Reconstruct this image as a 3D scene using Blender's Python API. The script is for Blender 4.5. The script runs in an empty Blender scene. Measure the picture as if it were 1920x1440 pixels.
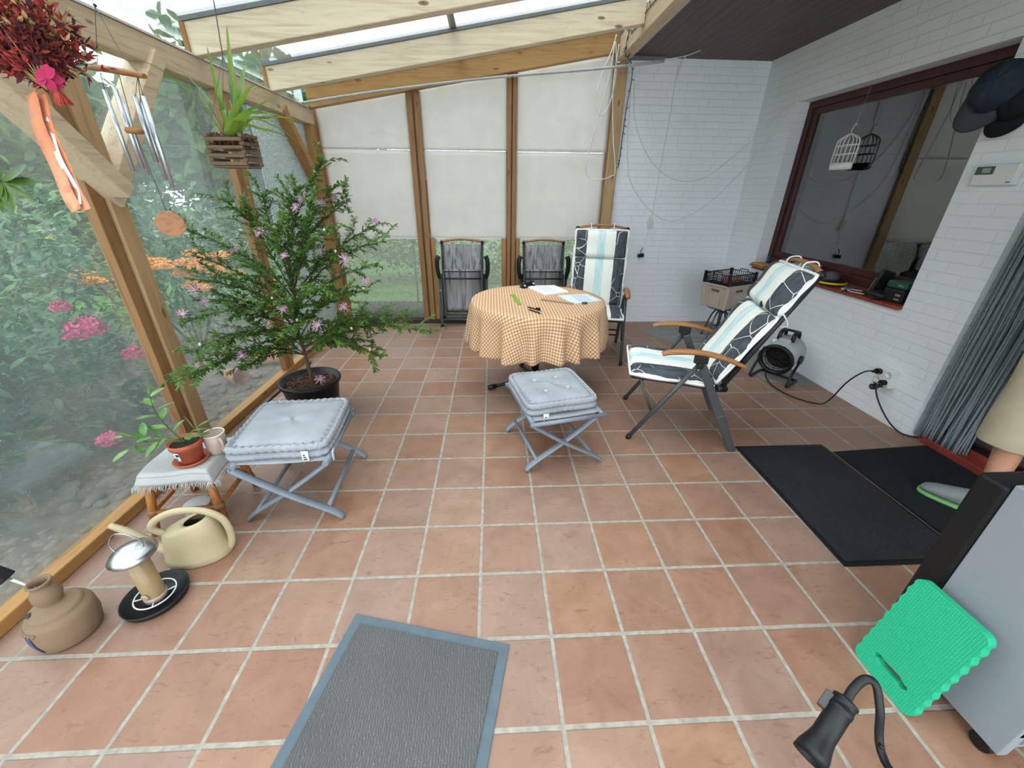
import bpy, bmesh, math, random
from mathutils import Vector, Matrix, Euler
random.seed(7)
D, COL = bpy.data, bpy.context.scene.collection
SC = bpy.context.scene
PI = math.pi
V = Vector

# ------------------------------------------------------------------ camera
F_PX, PPY = 726.22, 699.0
CAM = V((0.0636, -0.8501, 1.4387))
yaw, pitch, roll = .0518, .4352, .0123
fw = V((math.sin(yaw)*math.cos(pitch), math.cos(yaw)*math.cos(pitch), -math.sin(pitch)))
rt = V((math.cos(yaw), -math.sin(yaw), 0)); up = rt.cross(fw)
rt2 = math.cos(roll)*rt + math.sin(roll)*up; up2 = -math.sin(roll)*rt + math.cos(roll)*up
cd = D.cameras.new('camera'); cam = D.objects.new('camera', cd); COL.objects.link(cam)
cam.matrix_world = Matrix(((rt2.x, up2.x, -fw.x, CAM.x), (rt2.y, up2.y, -fw.y, CAM.y), (rt2.z, up2.z, -fw.z, CAM.z), (0, 0, 0, 1)))
cd.sensor_fit = 'HORIZONTAL'; cd.sensor_width = 36; cd.lens = F_PX/1920*36
cd.shift_y = -(720-PPY)/1920; cd.clip_start = .02; cd.clip_end = 200
SC.camera = cam

# ------------------------------------------------------------------ sky, exposure
w = D.worlds.new('overcast'); SC.world = w; w.use_nodes = True
wn = w.node_tree; bg = wn.nodes['Background']
tc = wn.nodes.new('ShaderNodeTexCoord'); sx = wn.nodes.new('ShaderNodeSeparateXYZ'); rp = wn.nodes.new('ShaderNodeValToRGB')
wn.links.new(tc.outputs['Generated'], sx.inputs[0]); wn.links.new(sx.outputs['Z'], rp.inputs[0]); wn.links.new(rp.outputs[0], bg.inputs[0])
rp.color_ramp.elements[0].position = 0.0; rp.color_ramp.elements[0].color = (.76, .85, .93, 1)
rp.color_ramp.elements[1].position = .45; rp.color_ramp.elements[1].color = (.90, .96, 1.0, 1)
bg.inputs[1].default_value = 2.3
SC.view_settings.view_transform = 'Standard'; SC.view_settings.look = 'None'
SC.view_settings.gamma = 1; SC.view_settings.use_curve_mapping = False
SC.view_settings.exposure = 0.97
SC.cycles.max_bounces = 10; SC.cycles.diffuse_bounces = 5; SC.cycles.transparent_max_bounces = 24
SC.cycles.caustics_reflective = False; SC.cycles.caustics_refractive = False
SC.cycles.use_denoising = True

# ------------------------------------------------------------------ materials
class Mt:
    def __init__(s, name, color=(.5, .5, .5), rough=.6, metal=0, spec=.4):
        s.m = D.materials.new(name); s.m.use_nodes = True; s.t = s.m.node_tree; s.n = s.t.nodes
        s.b = s.n['Principled BSDF']; s.out = s.n['Material Output']
        s.b.inputs['Base Color'].default_value = (*color, 1); s.b.inputs['Roughness'].default_value = rough
        s.b.inputs['Metallic'].default_value = metal; s.b.inputs['Specular IOR Level'].default_value = spec
    def new(s, kind, **kw):
        x = s.n.new('ShaderNode'+kind)
        for k, v in kw.items():
            if k.startswith('_'): setattr(x, k[1:], v)
            else:
                q = x.inputs[int(k[1:])] if k[0] == 'i' and k[1:].isdigit() else x.inputs[k.replace('__', ' ')]
                if hasattr(v, 'links') and hasattr(v, 'is_output'): s.t.links.new(v, q)
                else: q.default_value = v
        return x
    def lk(s, a, b): s.t.links.new(a, b)
    def coord(s, kind='Object'): return s.new('TexCoord').outputs[kind]
    def math(s, op, a, b=0.0, c=0.0): return s.new('Math', _operation=op, i0=a, i1=b, i2=c).outputs[0]
    def map(s, vec, scale=(1, 1, 1), rot=(0, 0, 0), loc=(0, 0, 0)):
        return s.new('Mapping', Vector=vec, Scale=scale, Rotation=rot, Location=loc).outputs[0]
    def noise(s, vec, scale=5, detail=4, rough=.55, dist=0.0):
        return s.new('TexNoise', Vector=vec, Scale=scale, Detail=detail, Roughness=rough, Distortion=dist)
    def ramp(s, fac, *stops):
        x = s.new('ValToRGB', Fac=fac); e = x.color_ramp.elements
        while len(e) < len(stops): e.new(.5)
        for q, (p, c) in zip(e, stops): q.position = p; q.color = (*c, 1) if len(c) == 3 else c
        return x.outputs[0]
    def mix(s, fac, a, b, mode='MIX'):
        x = s.new('Mix', _data_type='RGBA', _blend_type=mode)
        for sock, v in ((x.inputs[0], fac), (x.inputs[6], a), (x.inputs[7], b)):
            if hasattr(v, 'is_output'): s.t.links.new(v, sock)
            else: sock.default_value = v if not isinstance(v, tuple) else ((*v, 1) if len(v) == 3 else v)
        return x.outputs[2]
    def bump(s, h, strength=.3, dist=.01):
        s.lk(s.new('Bump', Height=h, Strength=strength, Distance=dist).outputs[0], s.b.inputs['Normal']); return s
    def base(s, c): s.lk(c, s.b.inputs['Base Color']); return s

def plain(name, c, rough=.6, metal=0, spec=.4, var=.12, scale=14, bump=0.0):
    m = Mt(name, c, rough, metal, spec); co = m.coord()
    n = m.noise(co, scale, 5)
    lo = tuple(max(0, x*(1-var)) for x in c); hi = tuple(min(1, x*(1+var)) for x in c)
    m.base(m.ramp(n.outputs[0], (.3, lo), (.7, hi)))
    if bump: m.bump(m.noise(co, scale*6, 3).outputs[0], bump, .004)
    return m.m

def wood(name, light, dark, axis='X', knots=True, rough=.55, sc=1.0):
    m = Mt(name, light, rough)
    co = m.new('VectorMath', _operation='ADD', i0=m.coord(), i1=m.math('MULTIPLY', m.new('ObjectInfo').outputs['Random'], 17.0)).outputs[0]
    k = {'X': (.7, 9, 9), 'Y': (9, .7, 9), 'Z': (9, 9, .7)}[axis]
    k2 = {'X': (3.2, 9, 9), 'Y': (9, 3.2, 9), 'Z': (9, 9, 3.2)}[axis]
    v1 = m.map(co, tuple(q*sc for q in k))
    g = m.noise(v1, 3.2, 6, .6, 1.2)
    f = m.noise(m.map(co, tuple(q*sc*2.5 for q in k)), 9, 3)
    col = m.ramp(g.outputs[0], (.28, dark), (.5, light), (.75, tuple(min(1, x*1.1) for x in light)))
    col = m.mix(m.math('MULTIPLY', f.outputs[0], .25), col, (dark[0]*.7, dark[1]*.7, dark[2]*.7))
    if knots:
        vo = m.new('TexVoronoi', Vector=m.map(co, tuple(q*sc*1.25 for q in k2)), Scale=1.0)
        kn = m.ramp(vo.outputs['Distance'], (.0, (1, 1, 1)), (.10, (.8, .8, .8)), (.15, (0, 0, 0)))
        col = m.mix(kn, col, (.16, .075, .03))
    m.base(col); m.bump(g.outputs[0], .12, .003)
    return m.m

def painted_brick(name, plane, c=(.83, .86, .90)):
    m = Mt(name, c, .5); co = m.coord(); s = m.new('SeparateXYZ', Vector=co)
    hx = s.outputs['X'] if plane == 'XZ' else s.outputs['Y']
    vec = m.new('CombineXYZ', X=hx, Y=s.outputs['Z']).outputs[0]
    wob = m.noise(co, 7, 3)
    vec = m.new('VectorMath', _operation='ADD', i0=vec, i1=m.new('VectorMath', _operation='SCALE', i0=wob.outputs['Color'], Scale=.006).outputs[0]).outputs[0]
    br = m.new('TexBrick', Vector=vec, Scale=1.0, Mortar__Size=.0042, Mortar__Smooth=.55, Brick__Width=.25, Row__Height=.0643, Bias=0.0)
    br.offset = .38; br.offset_frequency = 2; br.squash = .75; br.squash_frequency = 3
    br.inputs['Color1'].default_value = (1, 1, 1, 1); br.inputs['Color2'].default_value = (.85, .85, .85, 1); br.inputs['Mortar'].default_value = (0, 0, 0, 1)
    n = m.noise(co, 2.2, 5)
    col = m.ramp(n.outputs[0], (.3, tuple(x*.93 for x in c)), (.7, c))
    fine = m.noise(co, 60, 3)
    m.base(m.mix(m.math('MULTIPLY', br.outputs['Fac'], .035), col, (.5, .5, .5)))
    h = m.math('ADD', m.math('MULTIPLY', br.outputs['Fac'], -1.0), m.math('MULTIPLY', fine.outputs[0], .18))
    m.bump(h, .55, .005)
    return m.m

def glass(name, haze=.2, tint=(.96, .98, .97), hazecol=(.75, .8, .8), spots=0.0, pebble=0.0, gloss=.5, streak=0.0, hzmix=.6):
    m = Mt(name); m.n.remove(m.b); co = m.coord()
    tr = m.new('BsdfTransparent', Color=(*tint, 1)).outputs[0]
    df = m.new('BsdfDiffuse', Color=(*hazecol, 1)).outputs[0]; tl = m.new('BsdfTranslucent', Color=(*hazecol, 1)).outputs[0]
    hz = m.new('MixShader', Fac=hzmix, i1=df, i2=tl).outputs[0]
    big = m.noise(co, 1.6, 3)
    fac = m.math('MULTIPLY', m.math('ADD', big.outputs[0], .5), haze)
    if streak:
        st = m.noise(m.map(co, (14, 14, 1.2)), 1.0, 4)
        fac = m.math('ADD', fac, m.math('MULTIPLY', m.ramp(st.outputs[0], (.5, (0, 0, 0)), (.75, (1, 1, 1))), streak))
    if spots:
        vo = m.new('TexVoronoi', Vector=co, Scale=95.0)
        sp = m.ramp(vo.outputs['Distance'], (.0, (1, 1, 1)), (.13, (1, 1, 1)), (.2, (0, 0, 0)))
        gate = m.ramp(m.noise(co, 22, 2).outputs[0], (.52, (0, 0, 0)), (.6, (1, 1, 1)))
        fac = m.math('ADD', fac, m.math('MULTIPLY', m.math('MULTIPLY', sp, gate), spots))
    if pebble:
        vo = m.new('TexVoronoi', Vector=m.map(co, (1, 1, .8)), Scale=70.0, _feature='SMOOTH_F1')
        pb = m.ramp(vo.outputs['Distance'], (.2, (0, 0, 0)), (.62, (1, 1, 1)))
        fac = m.math('ADD', fac, m.math('MULTIPLY', pb, pebble))
    sh = m.new('MixShader', Fac=m.math('MINIMUM', fac, .97), i1=tr, i2=hz).outputs[0] if haze > 0 else tr
    fr = m.new('Fresnel', IOR=1.5).outputs[0]
    gl = m.new('BsdfGlossy', Color=(1, 1, 1, 1), Roughness=.01)
    if pebble: m.lk(m.new('Bump', Height=pb, Strength=.5, Distance=.004).outputs[0], gl.inputs['Normal']); gl.inputs['Roughness'].default_value = .12
    sh = m.new('MixShader', Fac=m.math('MULTIPLY', fr, gloss), i1=sh, i2=gl.outputs[0]).outputs[0]
    m.lk(sh, m.out.inputs[0]); return m.m

def leafy(name, a, b, c=None, trans=.3, rough=.45, scale=30, rand=True):
    m = Mt(name, a, rough, 0, .3); co = m.coord()
    n = m.noise(co, scale, 2)
    col = m.ramp(n.outputs[0], (.3, a), (.62, b), (.8, c or b))
    m.base(col)
    tl = m.new('BsdfTranslucent', Color=col).outputs[0]
    mx = m.new('MixShader', Fac=trans, i1=m.b.outputs[0], i2=tl).outputs[0]
    m.lk(mx, m.out.inputs[0]); return m.m

def cloth(name, c, trans=.0, var=.08, weave=400, rough=.85, bump=.25):
    m = Mt(name, c, rough, 0, .15); co = m.coord()
    n = m.noise(co, 6, 4)
    col = m.ramp(n.outputs[0], (.3, tuple(x*(1-var) for x in c)), (.7, tuple(min(1, x*(1+var)) for x in c)))
    m.base(col)
    if weave: m.bump(m.noise(co, weave, 2).outputs[0], bump, .002)
    if trans:
        tl = m.new('BsdfTranslucent', Color=col).outputs[0]
        m.lk(m.new('MixShader', Fac=trans, i1=m.b.outputs[0], i2=tl).outputs[0], m.out.inputs[0])
    return m.m

TP = .26
def tile_mat():
    m = Mt('terracotta_tiles', rough=.42, spec=.35); co = m.coord(); s = m.new('SeparateXYZ', Vector=co)
    wob = m.noise(co, 9, 2)
    wx = m.math('MULTIPLY', m.math('SUBTRACT', wob.outputs[0], .5), .012)
    u = m.math('ADD', m.math('DIVIDE', s.outputs['X'], TP), wx); v = m.math('ADD', m.math('DIVIDE', s.outputs['Y'], TP), wx)
    def edge(q): return m.math('ABSOLUTE', m.math('SUBTRACT', m.math('FRACT', m.math('ADD', q, .5)), .5))
    e = m.math('MINIMUM', edge(u), edge(v))
    grout = m.ramp(e, (.021, (1, 1, 1)), (.030, (0, 0, 0)))
    cell = m.new('CombineXYZ', X=m.math('FLOOR', u), Y=m.math('FLOOR', v)).outputs[0]
    wn_ = m.new('TexWhiteNoise', Vector=cell)
    cs = m.new('VectorMath', _operation='ADD', i0=co, i1=m.new('VectorMath', _operation='SCALE', i0=wn_.outputs['Color'], Scale=9.0).outputs[0]).outputs[0]
    n1 = m.noise(cs, 7, 5, .6, .8)
    col = m.ramp(n1.outputs[0], (.25, (.225, .122, .080)), (.5, (.268, .152, .103)), (.75, (.315, .188, .133)))
    hs = m.new('HueSaturation', Color=col, Hue=m.math('ADD', .496, m.math('MULTIPLY', wn_.outputs[0], .008)), Saturation=m.math('ADD', .85, m.math('MULTIPLY', m.new('SeparateColor', Color=wn_.outputs['Color']).outputs[1], .25)), Value=m.math('ADD', .94, m.math('MULTIPLY', wn_.outputs[0], .13))).outputs[0]
    # scuffs and speckles
    sc1 = m.noise(m.map(cs, (1, 2.6, 1), (0, 0, .6)), 16, 5, .65, 1.5)
    scf = m.ramp(sc1.outputs[0], (.57, (0, 0, 0)), (.70, (.6, .6, .6)))
    hs = m.mix(scf, hs, (.17, .075, .05))
    vo = m.new('TexVoronoi', Vector=cs, Scale=34.0)
    pit = m.ramp(vo.outputs['Distance'], (.0, (.8, .8, .8)), (.045, (.6, .6, .6)), (.07, (0, 0, 0)))
    hs = m.mix(pit, hs, (.13, .06, .04))
    vo2 = m.new('TexVoronoi', Vector=m.map(cs, (1, 1, 1), loc=(3, 5, 1)), Scale=19.0)
    fl = m.ramp(vo2.outputs['Distance'], (.0, (.7, .7, .7)), (.018, (.5, .5, .5)), (.026, (0, 0, 0)))
    hs = m.mix(fl, hs, (.62, .55, .46))
    gn = m.noise(co, 40, 3)
    gc = m.ramp(gn.outputs[0], (.3, (.25, .225, .19)), (.7, (.37, .34, .295)))
    m.base(m.mix(grout, hs, gc))
    rg = m.ramp(n1.outputs[0], (.3, (.34, .34, .34)), (.7, (.55, .55, .55)))
    m.lk(m.math('ADD', rg, m.math('MULTIPLY', grout, .3)), m.b.inputs['Roughness'])
    h = m.math('ADD', m.math('MULTIPLY', grout, -1), m.math('MULTIPLY', n1.outputs[0], .35))
    m.bump(h, .5, .004); return m.m

def plank_mat():
    m = Mt('dark_stained_boards', rough=.5); co = m.coord(); s = m.new('SeparateXYZ', Vector=co)
    u = m.math('DIVIDE', s.outputs['X'], .085)
    e = m.math('ABSOLUTE', m.math('SUBTRACT', m.math('FRACT', u), .5))
    gr = m.ramp(e, (.455, (0, 0, 0)), (.485, (1, 1, 1)))
    g = m.noise(m.map(co, (20, 1.2, 20)), 2.5, 4)
    col = m.ramp(g.outputs[0], (.3, (.060, .035, .030)), (.7, (.105, .065, .055)))
    m.base(m.mix(gr, col, (.012, .008, .008))); m.bump(m.math('MULTIPLY', gr, -1), .6, .008); return m.m

def stripe_mat():
    m = Mt('striped_cushion_fabric', rough=.85, spec=.15); co = m.coord(); s = m.new('SeparateXYZ', Vector=co)
    ax = m.math('ABSOLUTE', s.outputs['X'])
    wn_ = m.noise(co, 25, 3)
    ax = m.math('ADD', ax, m.math('MULTIPLY', m.math('SUBTRACT', wn_.outputs[0], .5), .008))
    r = m.new('ValToRGB', Fac=m.math('MULTIPLY', ax, 4.0)); r.color_ramp.interpolation = 'CONSTANT'; e = r.color_ramp.elements
    for _ in range(2): e.new(.5)
    cr, bl, bk = (.80, .80, .75, 1), (.46, .66, .70, 1), (.045, .052, .062, 1)
    for q, (p, c) in zip(e, ((0, bl), (.15, cr), (.52, bk), (.935, cr))): q.position = p; q.color = c
    n = m.noise(m.map(co, (8, 2, 2)), 5, 4)
    isb = m.math('LESS_THAN', ax, .0375)
    col = m.mix(m.math('MULTIPLY', m.math('MULTIPLY', isb, m.ramp(n.outputs[0], (.4, (0, 0, 0)), (.65, (1, 1, 1)))), .75), r.outputs[0], (.74, .80, .78))
    isk = m.math('MULTIPLY', m.math('GREATER_THAN', ax, .130), m.math('LESS_THAN', ax, .233))
    col = m.mix(m.math('MULTIPLY', isk, m.ramp(n.outputs[0], (.35, (0, 0, 0)), (.7, (.3, .3, .3)))), col, (.2, .22, .25))
    vo = m.new('TexVoronoi', Vector=m.map(co, (1, 1, .9), (0, 0, .5)), Scale=9.0, _feature='DISTANCE_TO_EDGE')
    ln = m.ramp(vo.outputs['Distance'], (.008, (1, 1, 1)), (.016, (0, 0, 0)))
    gate = m.ramp(m.noise(co, 3.2, 1).outputs[0], (.46, (0, 0, 0)), (.5, (1, 1, 1)))
    col = m.mix(m.math('MULTIPLY', m.math('MULTIPLY', ln, isk), gate), col, (.82, .82, .8))
    m.base(col); m.bump(m.noise(co, 300, 2).outputs[0], .2, .002); return m.m

def gingham_mat():
    m = Mt('gingham_cloth', rough=.85, spec=.15); uv = m.new('TexCoord').outputs['UV']; s = m.new('SeparateXYZ', Vector=uv)
    def st(q): return m.math('LESS_THAN', m.math('FRACT', m.math('DIVIDE', q, .021)), .5)
    t = m.math('MULTIPLY', m.math('ADD', st(s.outputs['X']), st(s.outputs['Y'])), .5)
    col = m.ramp(t, (.0, (.83, .68, .53)), (.5, (.64, .39, .22)), (1.0, (.46, .215, .08)))
    m.base(col)
    tl = m.new('BsdfTranslucent', Color=col).outputs[0]
    m.lk(m.new('MixShader', Fac=.2, i1=m.b.outputs[0], i2=tl).outputs[0], m.out.inputs[0]); return m.m

def sling_mat():
    m = Mt('grey_sling_fabric', rough=.8, spec=.2); co = m.coord()
    n = m.noise(m.map(co, (42, 42, 1.2)), 1.0, 3, .6)
    broad = m.noise(m.map(co, (11, 11, .5)), 1.0, 2)
    col = m.ramp(n.outputs[0], (.36, (.09, .09, .10)), (.47, (.27, .27, .28)), (.6, (.36, .36, .37)))
    col = m.mix(m.ramp(broad.outputs[0], (.45, (0, 0, 0)), (.6, (.35, .35, .35))), col, (.15, .15, .16))
    m.base(col); m.bump(m.noise(co, 500, 1).outputs[0], .2, .001); return m.m

def rib_mat(name, c, c2, scale, axis=(1, 1, 0), strength=.6, dist=.004, rough=.9):
    m = Mt(name, c, rough, 0, .1); co = m.coord()
    wv = m.new('TexWave', Vector=co, Scale=scale, Distortion=5.0, Detail=2.0, Detail__Scale=2.0)
    n = m.noise(co, 3, 4); f = m.noise(co, 190, 2)
    col = m.mix(m.math('MULTIPLY', wv.outputs['Fac'], .55), c, c2)
    col = m.mix(m.ramp(n.outputs[0], (.35, (.0, .0, .0)), (.7, (.35, .35, .35))), col, tuple(x*.6 for x in c))
    vo = m.new('TexVoronoi', Vector=co, Scale=42.0)
    col = m.mix(m.ramp(vo.outputs['Distance'], (.03, (.6, .6, .6)), (.05, (0, 0, 0))), col, (.55, .52, .47))
    m.base(col); m.bump(m.math('ADD', wv.outputs['Fac'], f.outputs[0]), strength, dist); return m.m

def foam_mat():
    m = Mt('green_foam', (.03, .50, .25), .7, 0, .25); co = m.coord()
    wv = m.new('TexWave', Vector=m.map(co, rot=(0, 0, .1)), Scale=45.0, Distortion=1.0, _bands_direction='Z')
    wy = m.new('TexWave', Vector=co, Scale=45.0, Distortion=1.0, _bands_direction='Y')
    h = m.math('MULTIPLY', wv.outputs['Fac'], wy.outputs['Fac'])
    m.base(m.mix(h, (.02, .38, .20), (.025, .46, .25))); m.bump(h, .4, .003); return m.m

def pebble_mat():
    m = Mt('garden_soil', rough=.95); co = m.coord()
    n = m.noise(co, 8, 6)
    m.base(m.ramp(n.outputs[0], (.3, (.055, .045, .035)), (.6, (.14, .12, .10)), (.8, (.2, .18, .14)))); m.bump(m.noise(co, 30, 4).outputs[0], .8, .02); return m.m

def polka_mat():
    m = Mt('dotted_ribbon', rough=.6); co = m.coord(); s = m.new('SeparateXYZ', Vector=co)
    vo = m.new('TexVoronoi', Vector=co, Scale=38.0, Randomness=.35)
    dots = m.ramp(vo.outputs['Distance'], (.36, (1, 1, 1)), (.40, (0, 0, 0)))
    g = m.ramp(m.math('MULTIPLY', m.math('ADD', s.outputs['Z'], .36), 3.2), (.10, (.62, .50, .44)), (.45, (.62, .30, .18)), (.9, (.62, .20, .08)))
    m.base(m.mix(m.math('MULTIPLY', dots, .75), g, (.50, .18, .10))); return m.m

MAT = dict(
    tiles=tile_mat(), brick_b=painted_brick('white_painted_brick_back', 'XZ'), brick_r=painted_brick('white_painted_brick_right', 'YZ'),
    planks=plank_mat(),
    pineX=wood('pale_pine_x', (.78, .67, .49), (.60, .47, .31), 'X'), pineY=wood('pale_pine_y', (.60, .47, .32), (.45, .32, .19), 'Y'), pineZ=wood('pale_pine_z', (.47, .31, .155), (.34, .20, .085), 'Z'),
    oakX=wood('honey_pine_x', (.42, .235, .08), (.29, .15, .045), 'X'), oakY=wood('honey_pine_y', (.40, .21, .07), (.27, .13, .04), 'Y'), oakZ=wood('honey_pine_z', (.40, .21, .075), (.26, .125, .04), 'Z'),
    batten=wood('brown_batten', (.30, .155, .062), (.18, .085, .03), 'Z'),
    teakY=wood('teak_arm', (.36, .16, .06), (.20, .075, .025), 'Y', False, .45, 2), teakX=wood('teak_rail', (.36, .16, .06), (.20, .075, .025), 'X', False, .45, 2),
    clear=glass('roof_glass', .05, (.97, .99, .98), gloss=.8), left=glass('misted_glass', .075, (.95, .985, .98), (.62, .73, .70), .35, 0, .22, .02, .85),
    pebble=glass('patterned_glass', .22, (.90, .95, .92), (.6, .68, .68), 0, .45, .8), backp=glass('patterned_glass_green', .20, (.90, .91, .89), (.36, .385, .33), 0, .34, .5, 0, .8),
    winglass=glass('house_glass', 0, (.92, .93, .92), gloss=3.2),
    blind=cloth('white_blind', (.92, .89, .88), .70, .03, 90, .8, .1), hem=cloth('blind_hem', (.9, .9, .89), .3, .02),
    lead=plain('grey_glazing_strip', (.17, .18, .19), .5), alu=plain('aluminium_strip', (.62, .63, .64), .35, .6),
    redframe=plain('oxblood_paint', (.055, .012, .011), .4, var=.2), clinker=plain('red_clinker', (.26, .055, .035), .45, var=.25, scale=20),
    dark=plain('dark_room', (.030, .030, .033), .9), black=plain('black_plastic', (.008, .009, .010), .42, spec=.3), blackm=plain('black_metal', (.018, .018, .02), .45),
    anth=plain('anthracite_metal', (.055, .058, .062), .42), sling=sling_mat(), stripe=stripe_mat(), gingham=gingham_mat(),
    piping=cloth('white_trim', (.78, .78, .76)), cord_w=plain('white_cord', (.75, .74, .72), .5), cord_d=plain('dark_wire', (.05, .055, .06), .6),
    stoolm=plain('blue_grey_paint', (.175, .205, .245), .45), stoolc=cloth('blue_grey_cotton', (.31, .325, .355), 0, .14, 260), button=plain('button_cloth', (.42, .47, .51), .7),
    tag=plain('white_label', (.75, .76, .76), .6), mat1=rib_mat('charcoal_pile', (.10, .10, .10), (.17, .17, .165), 38.0), matedge=plain('slate_rubber', (.085, .115, .14), .6),
    mat2=rib_mat('black_ribbed_mat', (.018, .019, .022), (.062, .065, .073), 42.0), mat3=plain('black_felt', (.016, .019, .020), .95, spec=.1, scale=60, bump=.4),
    cream=plain('cream_plastic', (.44, .37, .225), .42, var=.07), creamin=plain('can_inside', (.12, .09, .04), .8),
    cane=wood('bamboo_cane', (.40, .15, .035), (.24, .075, .016), 'Z', False, .35, 3), linen=cloth('white_linen', (.40, .40, .40), 0, .12, 150, .9, .5),
    terra=plain('terracotta_pot', (.40, .10, .05), .6), soil=plain('potting_soil', (.03, .02, .013), .95, scale=80, var=.7, bump=1), bark=plain('bark_mulch', (.10, .045, .025), .9, scale=70, var=.7, bump=1),
    mug=plain('beige_mug', (.42, .32, .26), .3), mugrim=plain('cream_glaze', (.75, .66, .58), .3), steel=plain('brushed_steel', (.42, .43, .44), .3, 1.0), tube=plain('chime_metal', (.50, .53, .57), .35, .9),
    feedtube=glass('yellowed_tube', .8, (.90, .80, .58), (.80, .62, .34), gloss=.6), jug=plain('stoneware', (.22, .148, .09), .75, scale=5, bump=.25), jugblue=plain('blue_glaze', (.045, .075, .16), .3), jugdark=plain('dark_paint', (.03, .03, .03), .5),
    heater=plain('light_grey_steel', (.27, .30, .33), .4, .1, var=.04, scale=3), foam=foam_mat(),
    curtain=rib_mat('blue_grey_chenille', (.24, .29, .32), (.36, .41, .44), 60.0), white=plain('white_plastic', (.72, .73, .73), .4, var=.03), lcd=plain('lcd_green', (.28, .33, .30), .3), lcdd=plain('display_surround', (.05, .075, .07), .35),
    crate=plain('taupe_crate', (.42, .355, .295), .45, var=.06), pink=plain('pink_thing', (.65, .05, .22), .6), ochre=plain('ochre_thing', (.55, .30, .10), .7),
    grey=plain('grey_fan', (.40, .42, .41), .45), fanm=plain('dark_grille', (.02, .02, .022), .35, .4),
    rug=rib_mat('worn_grey_rug', (.25, .255, .25), (.42, .42, .40), 30.0), paper=plain('white_paper', (.80, .82, .85), .7, var=.02), paperb=plain('bluish_paper', (.60, .68, .74), .6, var=.1, scale=40),
    lime=plain('lime_ruler', (.17, .32, .02), .4), clearp=glass('clear_plastic', .12, (.9, .88, .84), (.6, .55, .5)), eraser=plain('dark_teal_eraser', (.03, .08, .11), .5),
    cap1=cloth('navy_cap_cloth', (.020, .028, .040), 0, .3, 250), cap2=cloth('grey_cap_brim', (.050, .053, .060), 0, .2, 250), cap3=cloth('black_cap_cloth', (.010, .010, .012), 0, .3),
    basket=wood('grey_slats', (.15, .10, .06), (.06, .04, .025), 'X', False, .85, 2), orchid=leafy('orchid_leaf', (.10, .20, .03), (.24, .35, .05), (.46, .46, .07), .35, .4, 9),
    lvar=leafy('fine_leaf', (.04, .11, .018), (.12, .24, .04), (.22, .34, .06), .3, .5, 14), twig=plain('twig', (.10, .065, .04), .8), lily=leafy('broad_leaf', (.07, .19, .04), (.20, .36, .12), (.38, .50, .26), .3, .35, 22),
    sprig=leafy('dark_leaf', (.02, .06, .01), (.07, .14, .02), (.12, .2, .03), .25, .3, 20),
    puff=plain('pink_filament', (.78, .42, .62), .7, var=.2), puffw=plain('white_filament', (.85, .78, .82), .7), bud=plain('cream_bud', (.70, .60, .52), .7),
    dried=plain('dried_red_flower', (.26, .032, .022), .9, scale=50, var=.7), dried2=plain('dried_straw', (.42, .26, .11), .9, scale=50, var=.4), dried3=plain('dried_maroon', (.07, .012, .015), .9, scale=50, var=.5), rose=plain('crimson_petal', (.36, .015, .07), .8), ribbon=polka_mat(), ribbonw=plain('white_ribbon', (.80, .77, .78), .6),
    khaki=cloth('khaki_cotton', (.46, .40, .28), 0, .12, 300), shirt=cloth('grey_shirt', (.30, .32, .36), 0, .1, 300), skin=plain('skin', (.55, .27, .17), .5, var=.08), hair=plain('grey_hair', (.12, .11, .10), .7), shoe=plain('grey_shoe_mesh', (.22, .23, .24), .75, scale=60), sole=plain('green_sole', (.22, .50, .20), .5), solew=plain('pale_sole', (.62, .66, .60), .5),
    soilg=pebble_mat(), lawn=leafy('lawn_grass', (.05, .12, .02), (.10, .20, .04), None, .1, .8, 3), stone=plain('field_stone', (.135, .12, .105), .85, scale=4, var=.55, bump=.3),
    bush1=leafy('bush_leaf_dark', (.018, .05, .022), (.05, .12, .05), (.10, .2, .09), .3, .5, 7), bush2=leafy('bush_leaf_mid', (.04, .10, .03), (.09, .19, .06), (.18, .28, .12), .3, .5, 7), tree=leafy('tree_leaf', (.03, .07, .02), (.07, .13, .035), (.12, .19, .06), .3, .6, 3), hedge=leafy('hedge_leaf', (.03, .065, .025), (.07, .12, .05), (.11, .17, .08), .2, .6, 5),
    phlox=plain('magenta_petal', (.62, .03, .20), .7, var=.3, scale=60), orangef=plain('orange_petal', (.75, .32, .05), .7, var=.25, scale=60), yellowf=plain('yellow_petal', (.72, .58, .06), .7), salmon=plain('salmon_pot', (.50, .22, .16), .8), trunk=plain('tree_bark', (.07, .05, .035), .9),
    board=wood('dark_board', (.05, .04, .035), (.025, .02, .018), 'X', False, .9), yellow=plain('yellow_rim', (.72, .55, .02), .5), blue=plain('blue_plastic', (.03, .09, .32), .45), neon=plain('neon_yellow', (.62, .66, .03), .6), purple=plain('mauve_cap', (.10, .075, .10), .7), dgreen=plain('dark_green_case', (.012, .06, .045), .45), celadon=plain('pale_celadon', (.50, .62, .60), .3), wire=plain('rust_wire', (.12, .11, .10), .6, .5), cagew=plain('cage_white', (.86, .86, .86), .6),
    flag=plain('interior_wall', (.14, .14, .14), .9), innerfloor=plain('interior_floor', (.30, .30, .26), .7), threshold=plain('red_threshold', (.23, .035, .025), .5, var=.2),
)

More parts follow.
